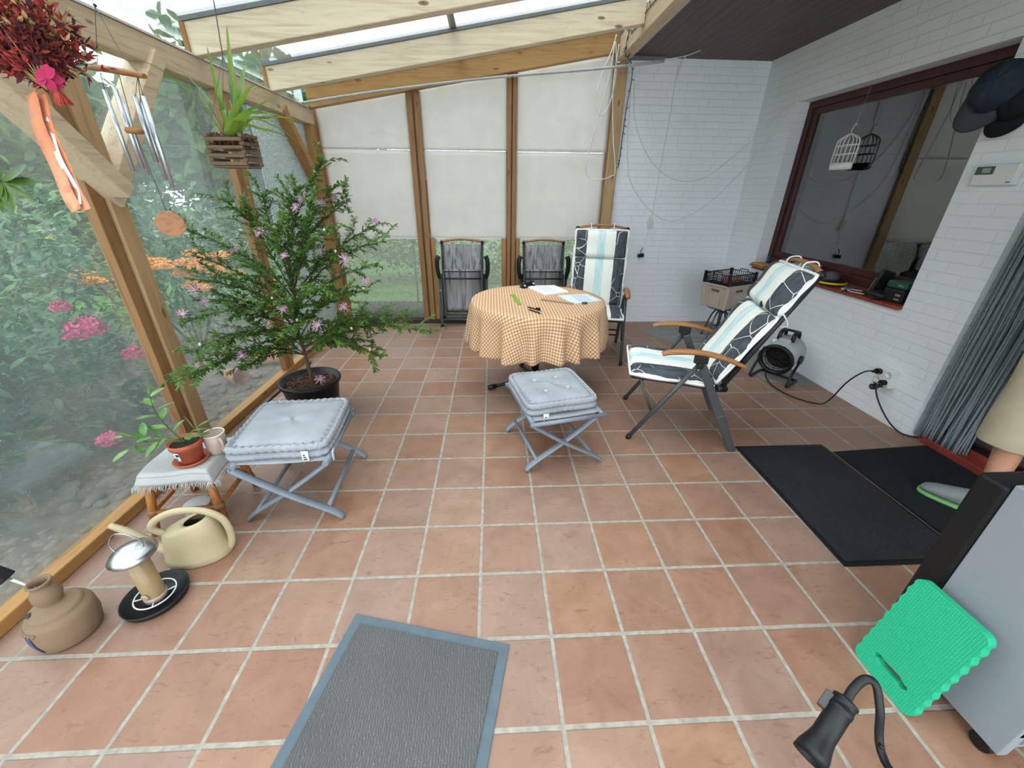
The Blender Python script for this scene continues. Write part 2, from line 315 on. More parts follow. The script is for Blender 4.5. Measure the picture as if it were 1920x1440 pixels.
# ------------------------------------------------------------------ mesh helpers
class MB:
    def __init__(s): s.v = []; s.f = []; s.mi = []; s.sm = []; s.cur = 0
    def add(s, vs, fs, smooth=False):
        o = len(s.v); s.v.extend([tuple(q) for q in vs])
        for f in fs: s.f.append(tuple(o+i for i in f)); s.mi.append(s.cur); s.sm.append(smooth)
        return s
    def use(s, i): s.cur = i; return s
    def box(s, c, d, M=None):
        x, y, z = (q/2 for q in d); vs = [V((a*x, b*y, e*z)) for e in (-1, 1) for a, b in ((-1, -1), (1, -1), (1, 1), (-1, 1))]
        if M is not None: vs = [M @ q for q in vs]
        vs = [q+V(c) for q in vs]
        return s.add(vs, [(3, 2, 1, 0), (4, 5, 6, 7), (0, 1, 5, 4), (1, 2, 6, 5), (2, 3, 7, 6), (3, 0, 4, 7)])
    def box2(s, a, b): return s.box([(p+q)/2 for p, q in zip(a, b)], [abs(q-p) for p, q in zip(a, b)])
    def bar(s, a, b, w, h, upv=(0, 0, 1), w2=None, h2=None):
        a, b = V(a), V(b); d = (b-a).normalized(); u = V(upv); sd = d.cross(u)
        if sd.length < 1e-4: sd = d.cross(V((0, 1, 0)))
        sd.normalize(); uu = sd.cross(d); vs = []
        for p, ww, hh in ((a, w, h), (b, w2 or w, h2 or h)):
            for i, j in ((-1, -1), (1, -1), (1, 1), (-1, 1)): vs.append(p+sd*(i*ww/2)+uu*(j*hh/2))
        return s.add(vs, [(3, 2, 1, 0), (4, 5, 6, 7), (0, 1, 5, 4), (1, 2, 6, 5), (2, 3, 7, 6), (3, 0, 4, 7)])
    def tube(s, pts, r, seg=8, cap=True, flat=1.0, closed=False):
        pts = [V(p) for p in pts]; n = len(pts); rr = r if isinstance(r, (list, tuple)) else [r]*n
        rings = []; ref = None; vs = []
        for i, p in enumerate(pts):
            t = (pts[(i+1) % n if closed else min(i+1, n-1)]-pts[(i-1) % n if closed else max(i-1, 0)])
            if t.length < 1e-9: t = V((0, 0, 1))
            t.normalize()
            if ref is None:
                ref = t.orthogonal().normalized() if abs(t.z) > .95 else t.cross(V((0, 0, 1))).normalized()
            else:
                ref = ref-t*ref.dot(t)
                ref = ref.normalized() if ref.length > 1e-6 else t.orthogonal().normalized()
            b = t.cross(ref)
            for k in range(seg):
                a = 2*PI*k/seg; vs.append(p+ref*(math.cos(a)*rr[i])+b*(math.sin(a)*rr[i]*flat))
        fs = []
        for i in range(n if closed else n-1):
            j = (i+1) % n
            for k in range(seg): fs.append((i*seg+k, i*seg+(k+1) % seg, j*seg+(k+1) % seg, j*seg+k))
        s.add(vs, fs, True)
        if cap and not closed:
            o = len(s.v)-len(vs)
            s.f.append(tuple(o+k for k in reversed(range(seg)))); s.f.append(tuple(o+(n-1)*seg+k for k in range(seg))); s.mi += [s.cur]*2; s.sm += [False]*2
        return s
    def lathe(s, prof, seg=24, c=(0, 0, 0), M=None, sx=1, sy=1, cap=True):
        vs = []; n = len(prof)
        for r, z in prof:
            for k in range(seg):
                a = 2*PI*k/seg; q = V((r*math.cos(a)*sx, r*math.sin(a)*sy, z)); vs.append((M @ q if M is not None else q)+V(c))
        fs = [(i*seg+k, i*seg+(k+1) % seg, (i+1)*seg+(k+1) % seg, (i+1)*seg+k) for i in range(n-1) for k in range(seg)]
        if cap:
            fs.append(tuple(reversed(range(seg)))); fs.append(tuple((n-1)*seg+k for k in range(seg)))
        return s.add(vs, fs, True)
    def grid(s, nu, nv, fn, smooth=True):
        vs = [fn(i/nu, j/nv) for j in range(nv+1) for i in range(nu+1)]
        fs = [(j*(nu+1)+i, j*(nu+1)+i+1, (j+1)*(nu+1)+i+1, (j+1)*(nu+1)+i) for j in range(nv) for i in range(nu)]
        return s.add(vs, fs, smooth)
    def prism(s, poly, z0, z1, M=None):
        n = len(poly); vs = [V((x, y, z)) for z in (z0, z1) for x, y in poly]
        if M is not None: vs = [M @ q for q in vs]
        return s.add(vs, [tuple(reversed(range(n))), tuple(range(n, 2*n))]+[(i, (i+1) % n, n+(i+1) % n, n+i) for i in range(n)])
    def leaf(s, p, d, n, L, W, bend=.15, segs=2):
        p, d = V(p), V(d).normalized(); sd = d.cross(V(n))
        if sd.length < 1e-4: sd = d.orthogonal()
        sd.normalize(); nn = sd.cross(d).normalized(); vs = [p]
        st = (.35, .7) if segs == 2 else (.2, .45, .7, .88); wd = (1, .8) if segs == 2 else (.7, 1, .85, .5)
        for t, k in zip(st, wd):
            q = p+d*(L*t)-nn*(bend*L*t*t); vs += [q-sd*(W/2*k), q+nn*(-.12*W*k), q+sd*(W/2*k)]
        vs.append(p+d*L-nn*(bend*L)); fs = [(0, 2, 1), (0, 3, 2)]; m = len(st)
        for i in range(m-1):
            a = 1+3*i; fs += [(a, a+1, a+4, a+3), (a+1, a+2, a+5, a+4)]
        a = 1+3*(m-1); e = len(vs)-1; fs += [(a, a+1, e), (a+1, a+2, e)]
        return s.add(vs, fs, True)
    def ball(s, c, r, seg=12, rings=8, sc=(1, 1, 1), M=None):
        prof = [(math.sin(PI*i/rings), -math.cos(PI*i/rings)) for i in range(rings+1)]; vs = []
        for rr, z in prof:
            for k in range(seg):
                a = 2*PI*k/seg; q = V((r*sc[0]*rr*math.cos(a), r*sc[1]*rr*math.sin(a), r*sc[2]*z)); vs.append((M @ q if M is not None else q)+V(c))
        return s.add(vs, [(i*seg+k, i*seg+(k+1) % seg, (i+1)*seg+(k+1) % seg, (i+1)*seg+k) for i in range(rings) for k in range(seg)], True)
    def build(s, name, mats, parent=None, loc=(0, 0, 0), rot=(0, 0, 0), bevel=0, smooth=None, solid=0, subs=0, uv=None, weld=False):
        me = D.meshes.new(name); me.from_pydata(s.v, [], s.f)
        ml = mats if isinstance(mats, (list, tuple)) else [mats]
        for m in ml: me.materials.append(MAT[m])
        me.polygons.foreach_set('material_index', s.mi)
        me.polygons.foreach_set('use_smooth', [bool(q) if smooth is None else smooth for q in s.sm])
        if uv:
            l = me.uv_layers.new(name='uv')
            for lp in me.loops: l.data[lp.index].uv = uv[lp.vertex_index]
        me.validate(); me.update()
        o = D.objects.new(name, me); COL.objects.link(o); o.location = loc; o.rotation_euler = rot
        if parent is not None: o.parent = parent
        if weld: o.modifiers.new('weld', 'WELD').merge_threshold = 1e-4
        if solid: q = o.modifiers.new('solid', 'SOLIDIFY'); q.thickness = solid; q.offset = 0
        if subs: q = o.modifiers.new('sub', 'SUBSURF'); q.levels = q.render_levels = subs
        if bevel: q = o.modifiers.new('bevel', 'BEVEL'); q.width = bevel; q.segments = 2; q.limit_method = 'ANGLE'; q.harden_normals = False
        return o

def tag(o, label, cat, group=None, kind=None):
    o['label'] = label; o['category'] = cat
    if group: o['group'] = group
    if kind: o['kind'] = kind
    return o
def thing(name, label, cat, loc=(0, 0, 0), rz=0, group=None):
    o = D.objects.new(name, None); COL.objects.link(o); o.location = loc; o.rotation_euler = (0, 0, rz); o.empty_display_size = .05
    return tag(o, label, cat, group)
def struct(o): o['kind'] = 'structure'; return o
def copy_tree(o, parent=None):
    c = o.copy(); COL.objects.link(c)
    if parent is not None: c.parent = parent
    for ch in [q for q in COL.objects if q.parent == o]: copy_tree(ch, c)
    return c
def lerp(a, b, t): return V(a).lerp(V(b), t)
def spline(pts, n=8):
    pts = [V(p) for p in pts]; out = []
    for i in range(len(pts)-1):
        p0, p1, p2, p3 = pts[max(i-1, 0)], pts[i], pts[i+1], pts[min(i+2, len(pts)-1)]
        for k in range(n):
            t = k/n; out.append(.5*((2*p1)+(p2-p0)*t+(2*p0-5*p1+4*p2-p3)*t*t+(3*p1-p0-3*p2+p3)*t**3))
    out.append(pts[-1]); return out
rnd = random.uniform

# ================================================================== structure
XL, XR, YB = -1.66, 2.793, 3.715          # timber inner face left, painted wall right, back wall
CZ = 2.625
def RZ(x): return 2.139+.168*(x-XL)       # underside of the rafters
struct(MB().box2((-1.72, -2.3, -.05), (3.1, 3.80, 0)).build('floor', 'tiles'))
# back wall (brick part)
struct(MB().box2((1.30, YB, -.05), (3.05, YB+.25, 2.9)).build('wall_back', 'brick_b'))
# right wall with window and door openings
WY0, WY1, WZ0, WZ1 = 1.552, 3.175, .755, 2.20
DY0, DY1, DZ1 = -.25, 1.18, 2.12
m = MB()
T0, T1 = XR, XR+.26
m.box2((T0, WY1, -.05), (T1, 3.95, 2.9)); m.box2((T0, WY0, -.05), (T1, WY1, WZ0)); m.box2((T0, WY0, WZ1), (T1, WY1, 2.9))
m.box2((T0, DY1, -.05), (T1, WY0, 2.9)); m.box2((T0, DY0, DZ1), (T1, DY1, 2.9)); m.box2((T0, -2.3, -.05), (T1, DY0, 2.9))
struct(m.build('wall_right', 'brick_r'))
# ceiling of dark boards under the eave, with the roof deck above it
m = MB(); m.box2((1.36, -2.3, CZ), (3.05, 3.74, CZ+.05)); struct(m.build('ceiling', 'planks'))
struct(MB().box2((1.36, -2.3, 2.92), (3.3, 4.1, 3.0)).build('trim_1', 'lead'))
# house interior behind window and door
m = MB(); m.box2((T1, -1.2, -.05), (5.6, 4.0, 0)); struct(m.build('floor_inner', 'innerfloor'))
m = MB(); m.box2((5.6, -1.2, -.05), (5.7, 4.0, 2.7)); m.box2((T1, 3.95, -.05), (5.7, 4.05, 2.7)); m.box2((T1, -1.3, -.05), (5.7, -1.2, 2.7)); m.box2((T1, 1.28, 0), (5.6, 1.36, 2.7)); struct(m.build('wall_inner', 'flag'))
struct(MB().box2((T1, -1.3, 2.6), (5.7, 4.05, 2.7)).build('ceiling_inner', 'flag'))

# ---- window of the house
wt = thing('window_1', 'wide oxblood framed house window over a red clinker sill', 'window', (XR, 2.36, 1.5)); wt['kind'] = 'structure'
def rel(t, a): return tuple(p-q for p, q in zip(a, t.location))
FX0, FX1 = XR+.115, XR+.185
def framebars(m, y0, y1, z0, z1, wd, x0, x1, bot=None):
    b = bot or wd
    m.box2((x0, y0, z0), (x1, y0+wd, z1)); m.box2((x0, y1-wd, z0), (x1, y1, z1)); m.box2((x0, y0+wd, z0), (x1, y1-wd, z0+b)); m.box2((x0, y0+wd, z1-wd), (x1, y1-wd, z1))
class Rel(MB):
    def __init__(s, t): super().__init__(); s.o = t.location.copy()
    def add(s, vs, fs, smooth=False): return super().add([V(q)-s.o for q in vs], fs, smooth)
m = Rel(wt); framebars(m, WY0, WY1, WZ0+.04, WZ1, .055, FX0, FX1, .08); framebars(m, WY0+.055, WY1-.055, WZ0+.12, WZ1-.055, .05, FX0+.015, FX1+.01, .055)
m.build('window_frame', 'redframe', wt, bevel=.004)
Rel(wt).box2((FX0+.035, WY0+.1, WZ0+.17), (FX0+.047, WY1-.1, WZ1-.1)).build('pane', 'winglass', wt)
m = Rel(wt)
n = 14
for i in range(n):
    y0 = WY0+(WY1-WY0)*i/n+.003; y1 = WY0+(WY1-WY0)*(i+1)/n-.003
    m.add([(XR-.025, y0, .752), (XR-.025, y1, .752), (FX0+.02, y1, .785), (FX0+.02, y0, .785), (XR-.025, y0, .775), (XR-.025, y1, .775), (FX0+.02, y1, .812), (FX0+.02, y0, .812)], [(3, 2, 1, 0), (4, 5, 6, 7), (0, 1, 5, 4), (1, 2, 6, 5), (2, 3, 7, 6), (3, 0, 4, 7)])
m.build('window_sill', 'clinker', wt, bevel=.003)
# inner roller-blind slats seen through the glass
# ---- door opening: frame, threshold, dark leaf
dt = thing('door_1', 'open house door with red threshold behind the grey strip curtain', 'door', (XR+.1, .5, 0)); dt['kind'] = 'structure'
m = Rel(dt); m.box2((XR+.10, DY1-.06, 0), (XR+.18, DY1, DZ1)); m.box2((XR+.10, DY0, 0), (XR+.18, DY0+.06, DZ1)); m.box2((XR+.10, DY0, DZ1-.06), (XR+.18, DY1, DZ1)); m.build('door_frame', 'redframe', dt, bevel=.003)
m = Rel(dt); m.box2((XR+.03, DY0+.06, 0), (XR+.11, DY1-.06, .045)); m.box2((XR+.11, DY0+.06, 0), (XR+.24, DY1-.06, .075)); m.build('threshold', 'threshold', dt, bevel=.004)
Rel(dt).box2((XR+.13, DY0+.06, .075), (XR+.155, DY1-.06, .10)).build('seal_strip', 'black', dt)

# ---- left glass wall: posts, plate, sill, panes
def timber(name, label, mt, a, b, cat='beam', group=None, bev=.006):
    c = [(p+q)/2 for p, q in zip(a, b)]; c[2] = min(a[2], b[2])
    o = MB().box2([p-q for p, q in zip(a, c)], [p-q for p, q in zip(b, c)]).build(name, mt, loc=c, bevel=bev); return tag(o, label, cat, group)
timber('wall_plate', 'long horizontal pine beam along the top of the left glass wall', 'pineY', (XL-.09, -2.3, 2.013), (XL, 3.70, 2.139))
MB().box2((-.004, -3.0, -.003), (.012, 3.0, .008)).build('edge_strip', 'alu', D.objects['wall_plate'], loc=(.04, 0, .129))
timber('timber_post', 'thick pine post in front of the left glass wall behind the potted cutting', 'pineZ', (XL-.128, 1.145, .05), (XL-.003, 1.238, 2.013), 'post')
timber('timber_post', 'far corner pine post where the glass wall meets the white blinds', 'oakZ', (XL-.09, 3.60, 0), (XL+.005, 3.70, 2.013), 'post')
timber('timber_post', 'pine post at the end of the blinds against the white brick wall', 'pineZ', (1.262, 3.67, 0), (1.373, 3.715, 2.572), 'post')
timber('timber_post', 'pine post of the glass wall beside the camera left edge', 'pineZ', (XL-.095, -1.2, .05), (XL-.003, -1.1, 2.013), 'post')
def brace(label, mt, a, b, w, h, upv, nm='corner_brace'):
    a, b = V(a), V(b); o = MB().bar(V((0, 0, 0)), b-a, w, h, upv).build(nm, mt, loc=a, bevel=.005); return tag(o, label, 'brace')
brace('diagonal pine brace rising from the thick post behind the wind chime', 'pineY', (XL-.045, 1.16, 1.38), (XL-.045, 1.74, 2.06), .075, .13, (1, 0, 0))
brace('diagonal pine brace above the hanging leaves, behind the dried bouquet', 'pineY', (XL+.033, 1.165, 1.42), (XL+.033, .56, 2.08), .07, .13, (1, 0, 0))
brace('diagonal brace of the far corner post beside the white blinds', 'oakY', (XL-.045, 3.64, 1.42), (XL-.045, 3.08, 2.06), .075, .11, (1, 0, 0))
# slim glazing battens on the left wall
for y0, y1, lb, mtn in ((1.075, 1.135, 'slim wooden glazing batten beside the thick pine post', 'batten'), (2.205, 2.265, 'left half of the paired glazing battens behind the flowering shrub', 'batten'), (2.28, 2.335, 'right half of the paired glazing battens behind the flowering shrub', 'oakZ')):
    timber('glazing_batten', lb, mtn, (XL-.06, y0, .06), (XL-.015, y1, 2.013), 'batten', bev=.003)
timber('sill_beam', 'low wooden sill along the foot of the left glass wall', 'oakY', (XL-.075, -2.3, 0), (XL-.01, 3.60, .058))
timber('sill_beam', 'dark weathered sill plank under the blinds wall', 'board', (XL+.01, 3.675, 0), (1.26, 3.79, .05))
P = [(-2.3, 1.10, 'left'), (1.11, 2.235, 'left'), (2.30, 2.68, 'left'), (2.66, 3.60, 'pebble')]
for i, (a, b, mt) in enumerate(P):
    o = MB().box2((XL-.072-(.006 if mt == 'pebble' else 0), a, .05), (XL-.066-(.006 if mt == 'pebble' else 0), b, 2.02)).build('window_%d' % (i+2), mt); struct(o)
for i, (a, b) in enumerate(((-2.3, -.55), (-.46, .32), (.41, 1.15), (1.24, 2.05), (2.14, 2.92), (3.0, 3.65))):
    struct(MB().box2((XL-.07, a-.03, 2.14), (XL-.064, b+.03, 2.30)).build('window_%d' % (i+6), 'left'))
# ---- rafters, purlin, roof glass
RY = (3.60, 2.92, 2.055, 1.19, .325, -.54, -1.40)
RL = ('honey coloured end rafter running just above the white blinds', 'pale pine rafter next to the end rafter, second from the blinds', 'pale pine rafter nearest the camera, above the hanging orchid', 'pine rafter overhead, next toward the camera from the orchid rafter', 'pine rafter carrying the wind chime cord', 'pine rafter above and behind the camera', 'last pine rafter, furthest behind the camera')
for y, lb, k in zip(RY, RL, range(9)):
    x0, x1 = (XL-.03 if k else XL+.0), 1.245
    vs = []
    for yy in (y, y+.075):
        for x, dz in ((x0, 0), (x1, 0), (x1, .16), (x0, .16)): vs.append((x-x0, yy-y, RZ(x)+dz-RZ(x0)))
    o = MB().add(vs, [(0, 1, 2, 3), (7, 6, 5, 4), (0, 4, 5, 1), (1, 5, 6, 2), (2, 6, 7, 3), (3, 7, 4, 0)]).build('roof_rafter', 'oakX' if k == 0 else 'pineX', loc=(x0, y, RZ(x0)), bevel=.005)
    # object coordinates start at the wall plate
    tag(o, lb, 'rafter')
    q = MB(); a, b = V((0, .0375, .172)), V((x1-x0, .0375, .172+.168*(x1-x0))); q.bar(a, b, .085, .022); q.build('glazing_strip', 'lead', o)
    e = MB().box2((-.002, -.014, .0), (.022, 0.0, .158)); e.build('end_cleat', 'oakZ', o) if 0 < k < 4 else None
timber('ridge_purlin', 'long pale pine beam where the glass roof meets the dark ceiling', 'pineY', (1.247, -2.3, 2.572), (1.355, 3.66, 2.745))
o = MB(); x0, x1 = XL-.2, 1.30
for yy in (-2.3, 3.78):
    for x, dz in ((x0, .172), (x1, .172), (x1, .180), (x0, .180)): o.add([(x, yy, RZ(x)+dz)], [])
o.f = [(0, 1, 2, 3), (7, 6, 5, 4), (0, 4, 5, 1), (1, 5, 6, 2), (2, 6, 7, 3), (3, 7, 4, 0)]; o.mi = [0]*6; o.sm = [False]*6
struct(o.build('window_12', 'clear'))
q = MB()
for a, b in zip(RY[1:], RY[:-1]): q.bar((-.22, a+.08, RZ(-.22)+.19), (-.22, b-.005, RZ(-.22)+.19), .05, .02)
struct(q.build('trim_2', 'lead'))
q = MB(); q.box2((1.15, 3.675, 2.70), (1.30, 3.79, 2.86)); q.box2((1.36, 3.67, 2.60), (1.72, 3.715, 2.69)); struct(q.build('trim_3', 'lead'))
# ---- back glazing: blinds, battens, patterned glass
bars = [(-.755, -.700), (-.682, -.628), (.222, .262), (.274, .318)]
bl = ('honey coloured batten left of the gap between first and second blind', 'honey coloured batten right of the gap between first and second blind', 'left batten of the pair between second and third blind', 'right batten of the pair between second and third blind')
for (a, b), lb in zip(bars, bl): timber('glazing_batten', lb, 'batten', (a, 3.668, .05), (b, 3.70, RZ(a)+.02), 'batten', bev=.003)
for (a, b), lb in zip(((-.622, -.575), (.165, .215), (.325, .37)), ('short frame piece below the second blind, beside the left folded chair', 'short frame piece below the second blind, left of the right folded chair', 'short frame piece below the third blind behind the right folded chair')):
    timber('frame_stile', lb, 'oakZ', (a, 3.69, .05), (b, 3.72, .975), 'batten', bev=.003)
for k_, (a, b) in enumerate(((XL-.02, XL+.035), (-.765, -.618), (.212, .325), (1.235, 1.275))):
    q = MB(); q.box2((a, 3.722, .05), (b, 3.748, RZ(a)+.05)); struct(q.build('trim_%d' % (k_+5), 'batten'))
zb = .962
for k, (a, b, lb) in enumerate(((XL+.02, -.70, 'left white roller blind beside the far corner post'), (-.66, .235, 'middle white roller blind above the left folded chair'), (.30, 1.255, 'right white roller blind reaching to the brick wall post'))):
    t = thing('roller_blind', lb, 'blind', (a, 3.715, zb))
    W = b-a; ht = lambda x: RZ(a+x)+.02-zb
    def bf(u, v, W=W, ht=ht, off=0.0):
        x = u*W; z = v*ht(x); return V((x, .004*math.sin(5*u+3*v)+.003*math.sin(17*u+k)*(1-v)+off, z))
    zs = .86
    def lower(u, v): q = bf(u, v); q.z = v*(zs-.0025); q.y += .004; return q
    def upper(u, v): q = bf(u, v); q.z = zs+.0025+v*(ht(u*W)-zs-.0025); return q
    MB().grid(20, 20, lower).build('lower_sheet', 'blind', t, solid=.002); MB().grid(20, 20, upper).build('upper_sheet', 'blind', t, solid=.002)
    MB().bar((0, .002, .006), (W, .002, .006), .010, .012).build('bottom_bar', 'hem', t)
for i, (a, b) in enumerate(((XL, -.72), (-.66, .25), (.29, 1.26))):
    q = MB(); z0 = .05
    vs = [(x, y, z) for y in (3.752, 3.758) for x, z in ((a, z0), (b, z0), (b, RZ(b)+.1), (a, RZ(a)+.1))]
    q.add(vs, [(0, 1, 2, 3), (7, 6, 5, 4), (0, 4, 5, 1), (1, 5, 6, 2), (2, 6, 7, 3), (3, 7, 4, 0)]); struct(q.build('window_%d' % (i+13), 'backp'))
o = MB().box2((-1.6, 0, 0), (1.2, .03, .21)).build('bed_board', 'board', loc=(0, 3.90, 0)); tag(o, 'dark timber edging board outside the patterned glass, under the blinds', 'board')
o = MB().box2((-.012, -.012, 0), (.012, .012, 1.6)).build('garden_stake', 'anth', loc=(-.87, 3.98, -.1)); tag(o, 'thin dark stake standing outside the patterned glass below the left blind', 'stake')

# ================================================================== furniture
# ---- round table, cloth and what lies on it
TX, TY, TZ, TR = .40, 2.01, .715, .495
t = thing('round_table', 'round garden table hidden under the orange checked tablecloth', 'table', (TX, TY, 0))
MB().lathe([(0, TZ-.03), (TR-.02, TZ-.03), (TR-.01, TZ-.015), (TR-.015, TZ-.004), (0, TZ-.004)], 48).build('tabletop', 'anth', t)
MB().lathe([(.03, .05), (.03, TZ-.06), (.12, TZ-.035), (.12, TZ-.03)], 16).build('column', 'black', t)
for a in (.23, .23+PI/2, .23+PI, .23+PI*1.5):
    d = V((math.cos(a), math.sin(a), 0)); f = MB().tube([d*.02+V((0, 0, .06)), d*.2+V((0, 0, .045)), d*.36+V((0, 0, .022))], .014, 8).build('foot', 'black', t)
    MB().tube([d*.33+V((0, 0, .026)), d*.395+V((0, 0, .020))], .020, 10).build('foot_cap', 'black', f)
NR, NA = 34, 220
vs, uvs = [], []
hash_ = [rnd(0, 6) for _ in range(6)]
def foldw(a): return .70*math.cos(19*a+hash_[0]+.9*math.sin(3*a+hash_[2]))+.35*math.cos(10*a+hash_[1]+.4*math.sin(2*a))+.22*math.cos(33*a+hash_[3])
DROP = .315
for j in range(NR+1):
    for i in range(NA):
        a = 2*PI*i/NA
        if j <= 10:
            r = TR*j/10; z = TZ+.001; fr = r
            if j == 10: z -= .004
        else:
            k = (j-10)/(NR-10); dl = DROP*k*(1+.025*math.sin(2*a+1)+.02*math.sin(5*a))
            amp = min(1, k*2.2)*(.014+.030*k)
            r = TR+.012*min(1, k*8)+.018*k+foldw(a)*amp; z = TZ-.006-dl; fr = TR+dl
        vs.append((r*math.cos(a), r*math.sin(a), z)); uvs.append((fr*math.cos(a), fr*math.sin(a)))
m = MB(); m.add(vs, [(j*NA+i, j*NA+(i+1) % NA, (j+1)*NA+(i+1) % NA, (j+1)*NA+i) for j in range(NR) for i in range(NA)], True)
o = m.build('tablecloth', 'gingham', loc=(TX, TY, .002), uv=uvs, solid=.002); tag(o, 'orange and cream checked tablecloth hanging in folds over the round table', 'tablecloth')
ZT = TZ+.004
def flat_on_table(name, label, cat, pts, h, mt, z=ZT, bevel=0):
    cx = sum(p[0] for p in pts)/len(pts); cy = sum(p[1] for p in pts)/len(pts)
    if sum((pts[i][0]*pts[(i+1) % len(pts)][1]-pts[(i+1) % len(pts)][0]*pts[i][1]) for i in range(len(pts))) < 0: pts = pts[::-1]
    o = MB().prism([(x-cx, y-cy) for x, y in pts], 0, h).build(name, mt, loc=(cx, cy, z), bevel=bevel); return tag(o, label, cat)
o = flat_on_table('paper_pad', 'thick white writing pad at the back of the checked table', 'notepad', [(.350, 2.385), (.583, 2.43), (.665, 2.20), (.470, 2.10)], .012, 'paper')
ln = MB(); 
c0 = V((o.location.x, o.location.y, 0))
for i in range(11):
    a = lerp((.40, 2.36, 0), (.50, 2.15, 0), i/11)-c0; b = lerp((.565, 2.40, 0), (.635, 2.21, 0), i/11)-c0; b = a.lerp(b, .55+.3*((i*37) % 10)/10)
    ln.bar(a+V((0, 0, .0125)), b+V((0, 0, .0125)), .0025, .0006)
ln.build('handwriting', 'stoolm', o)
o = flat_on_table('clear_folder', 'bluish paper sheet lying on the right side of the checked table', 'paper', [(.56, 2.10), (.80, 2.145), (.868, 1.945), (.64, 1.85)], .004, 'paperb')
c0 = V((o.location.x, o.location.y, 0)); ln = MB()
for i in range(7):
    a = lerp((.66, 2.08, 0), (.70, 1.90, 0), i/7)-c0; b = a+V((.11, .02, 0)); ln.bar(a+V((0, 0, .0045)), b+V((0, 0, .0045)), .003, .0006)
ln.build('printed_lines', 'stoolm', o)
flat_on_table('ruler', 'lime green ruler lying on the checked tablecloth', 'ruler', [(.198, 2.127), (.228, 2.140), (.268, 1.842), (.236, 1.826)], .004, 'lime')
t = flat_on_table('ruler', 'clear plastic ruler with grey edge in front of the white pad', 'ruler', [(.412, 1.958), (.424, 1.985), (.645, 1.860), (.630, 1.832)], .009, 'clearp')
def pen(label, a, b, mt):
    a, b = V((*a, ZT+.005)), V((*b, ZT+.005)); d = (b-a); n = thing('pen', label, 'pen', a)
    MB().tube([(0, 0, 0), d*.86], .0045, 8).build('barrel', mt, n); MB().tube([d*.86, d*.97, d], [.0045, .0012, .0006], 8).build('tip', 'alu', n)
    return n, d
n, d = pen('black pen with a dark clip, further back on the tablecloth', (.304, 1.76), (.395, 1.655), 'black')
MB().bar(d*.55+V((0, 0, .006)), d*.78+V((0, 0, .010)), .012, .012).build('clip', 'black', n)
pen('slim black pencil nearest the front edge of the checked table', (.306, 1.695), (.385, 1.59), 'black')
flat_on_table('eraser', 'small dark teal eraser at the right edge of the checked table', 'eraser', [(.700, 1.865), (.735, 1.875), (.742, 1.85), (.707, 1.84)], .014, 'eraser', bevel=.003)
t = thing('hole_punch', 'black hole punch lying at the back of the checked table', 'hole punch', (.355, 2.40, ZT), .55)
MB().box((0, 0, .010), (.13, .05, .02)).build('base', 'black', t, bevel=.004)
MB().tube([(-.055, 0, .024), (-.03, 0, .032), (0, 0, .026), (.04, 0, .036), (.062, 0, .030)], [.014, .016, .013, .016, .012], 10, flat=1.3).build('lever', 'black', t)
q = MB(); q.tube([(-.045, -.03, .02), (-.045, .03, .02)], .008, 10); q.tube([(.045, -.03, .03), (.045, .03, .03)], .008, 10); q.build('pivot', 'steel', t)

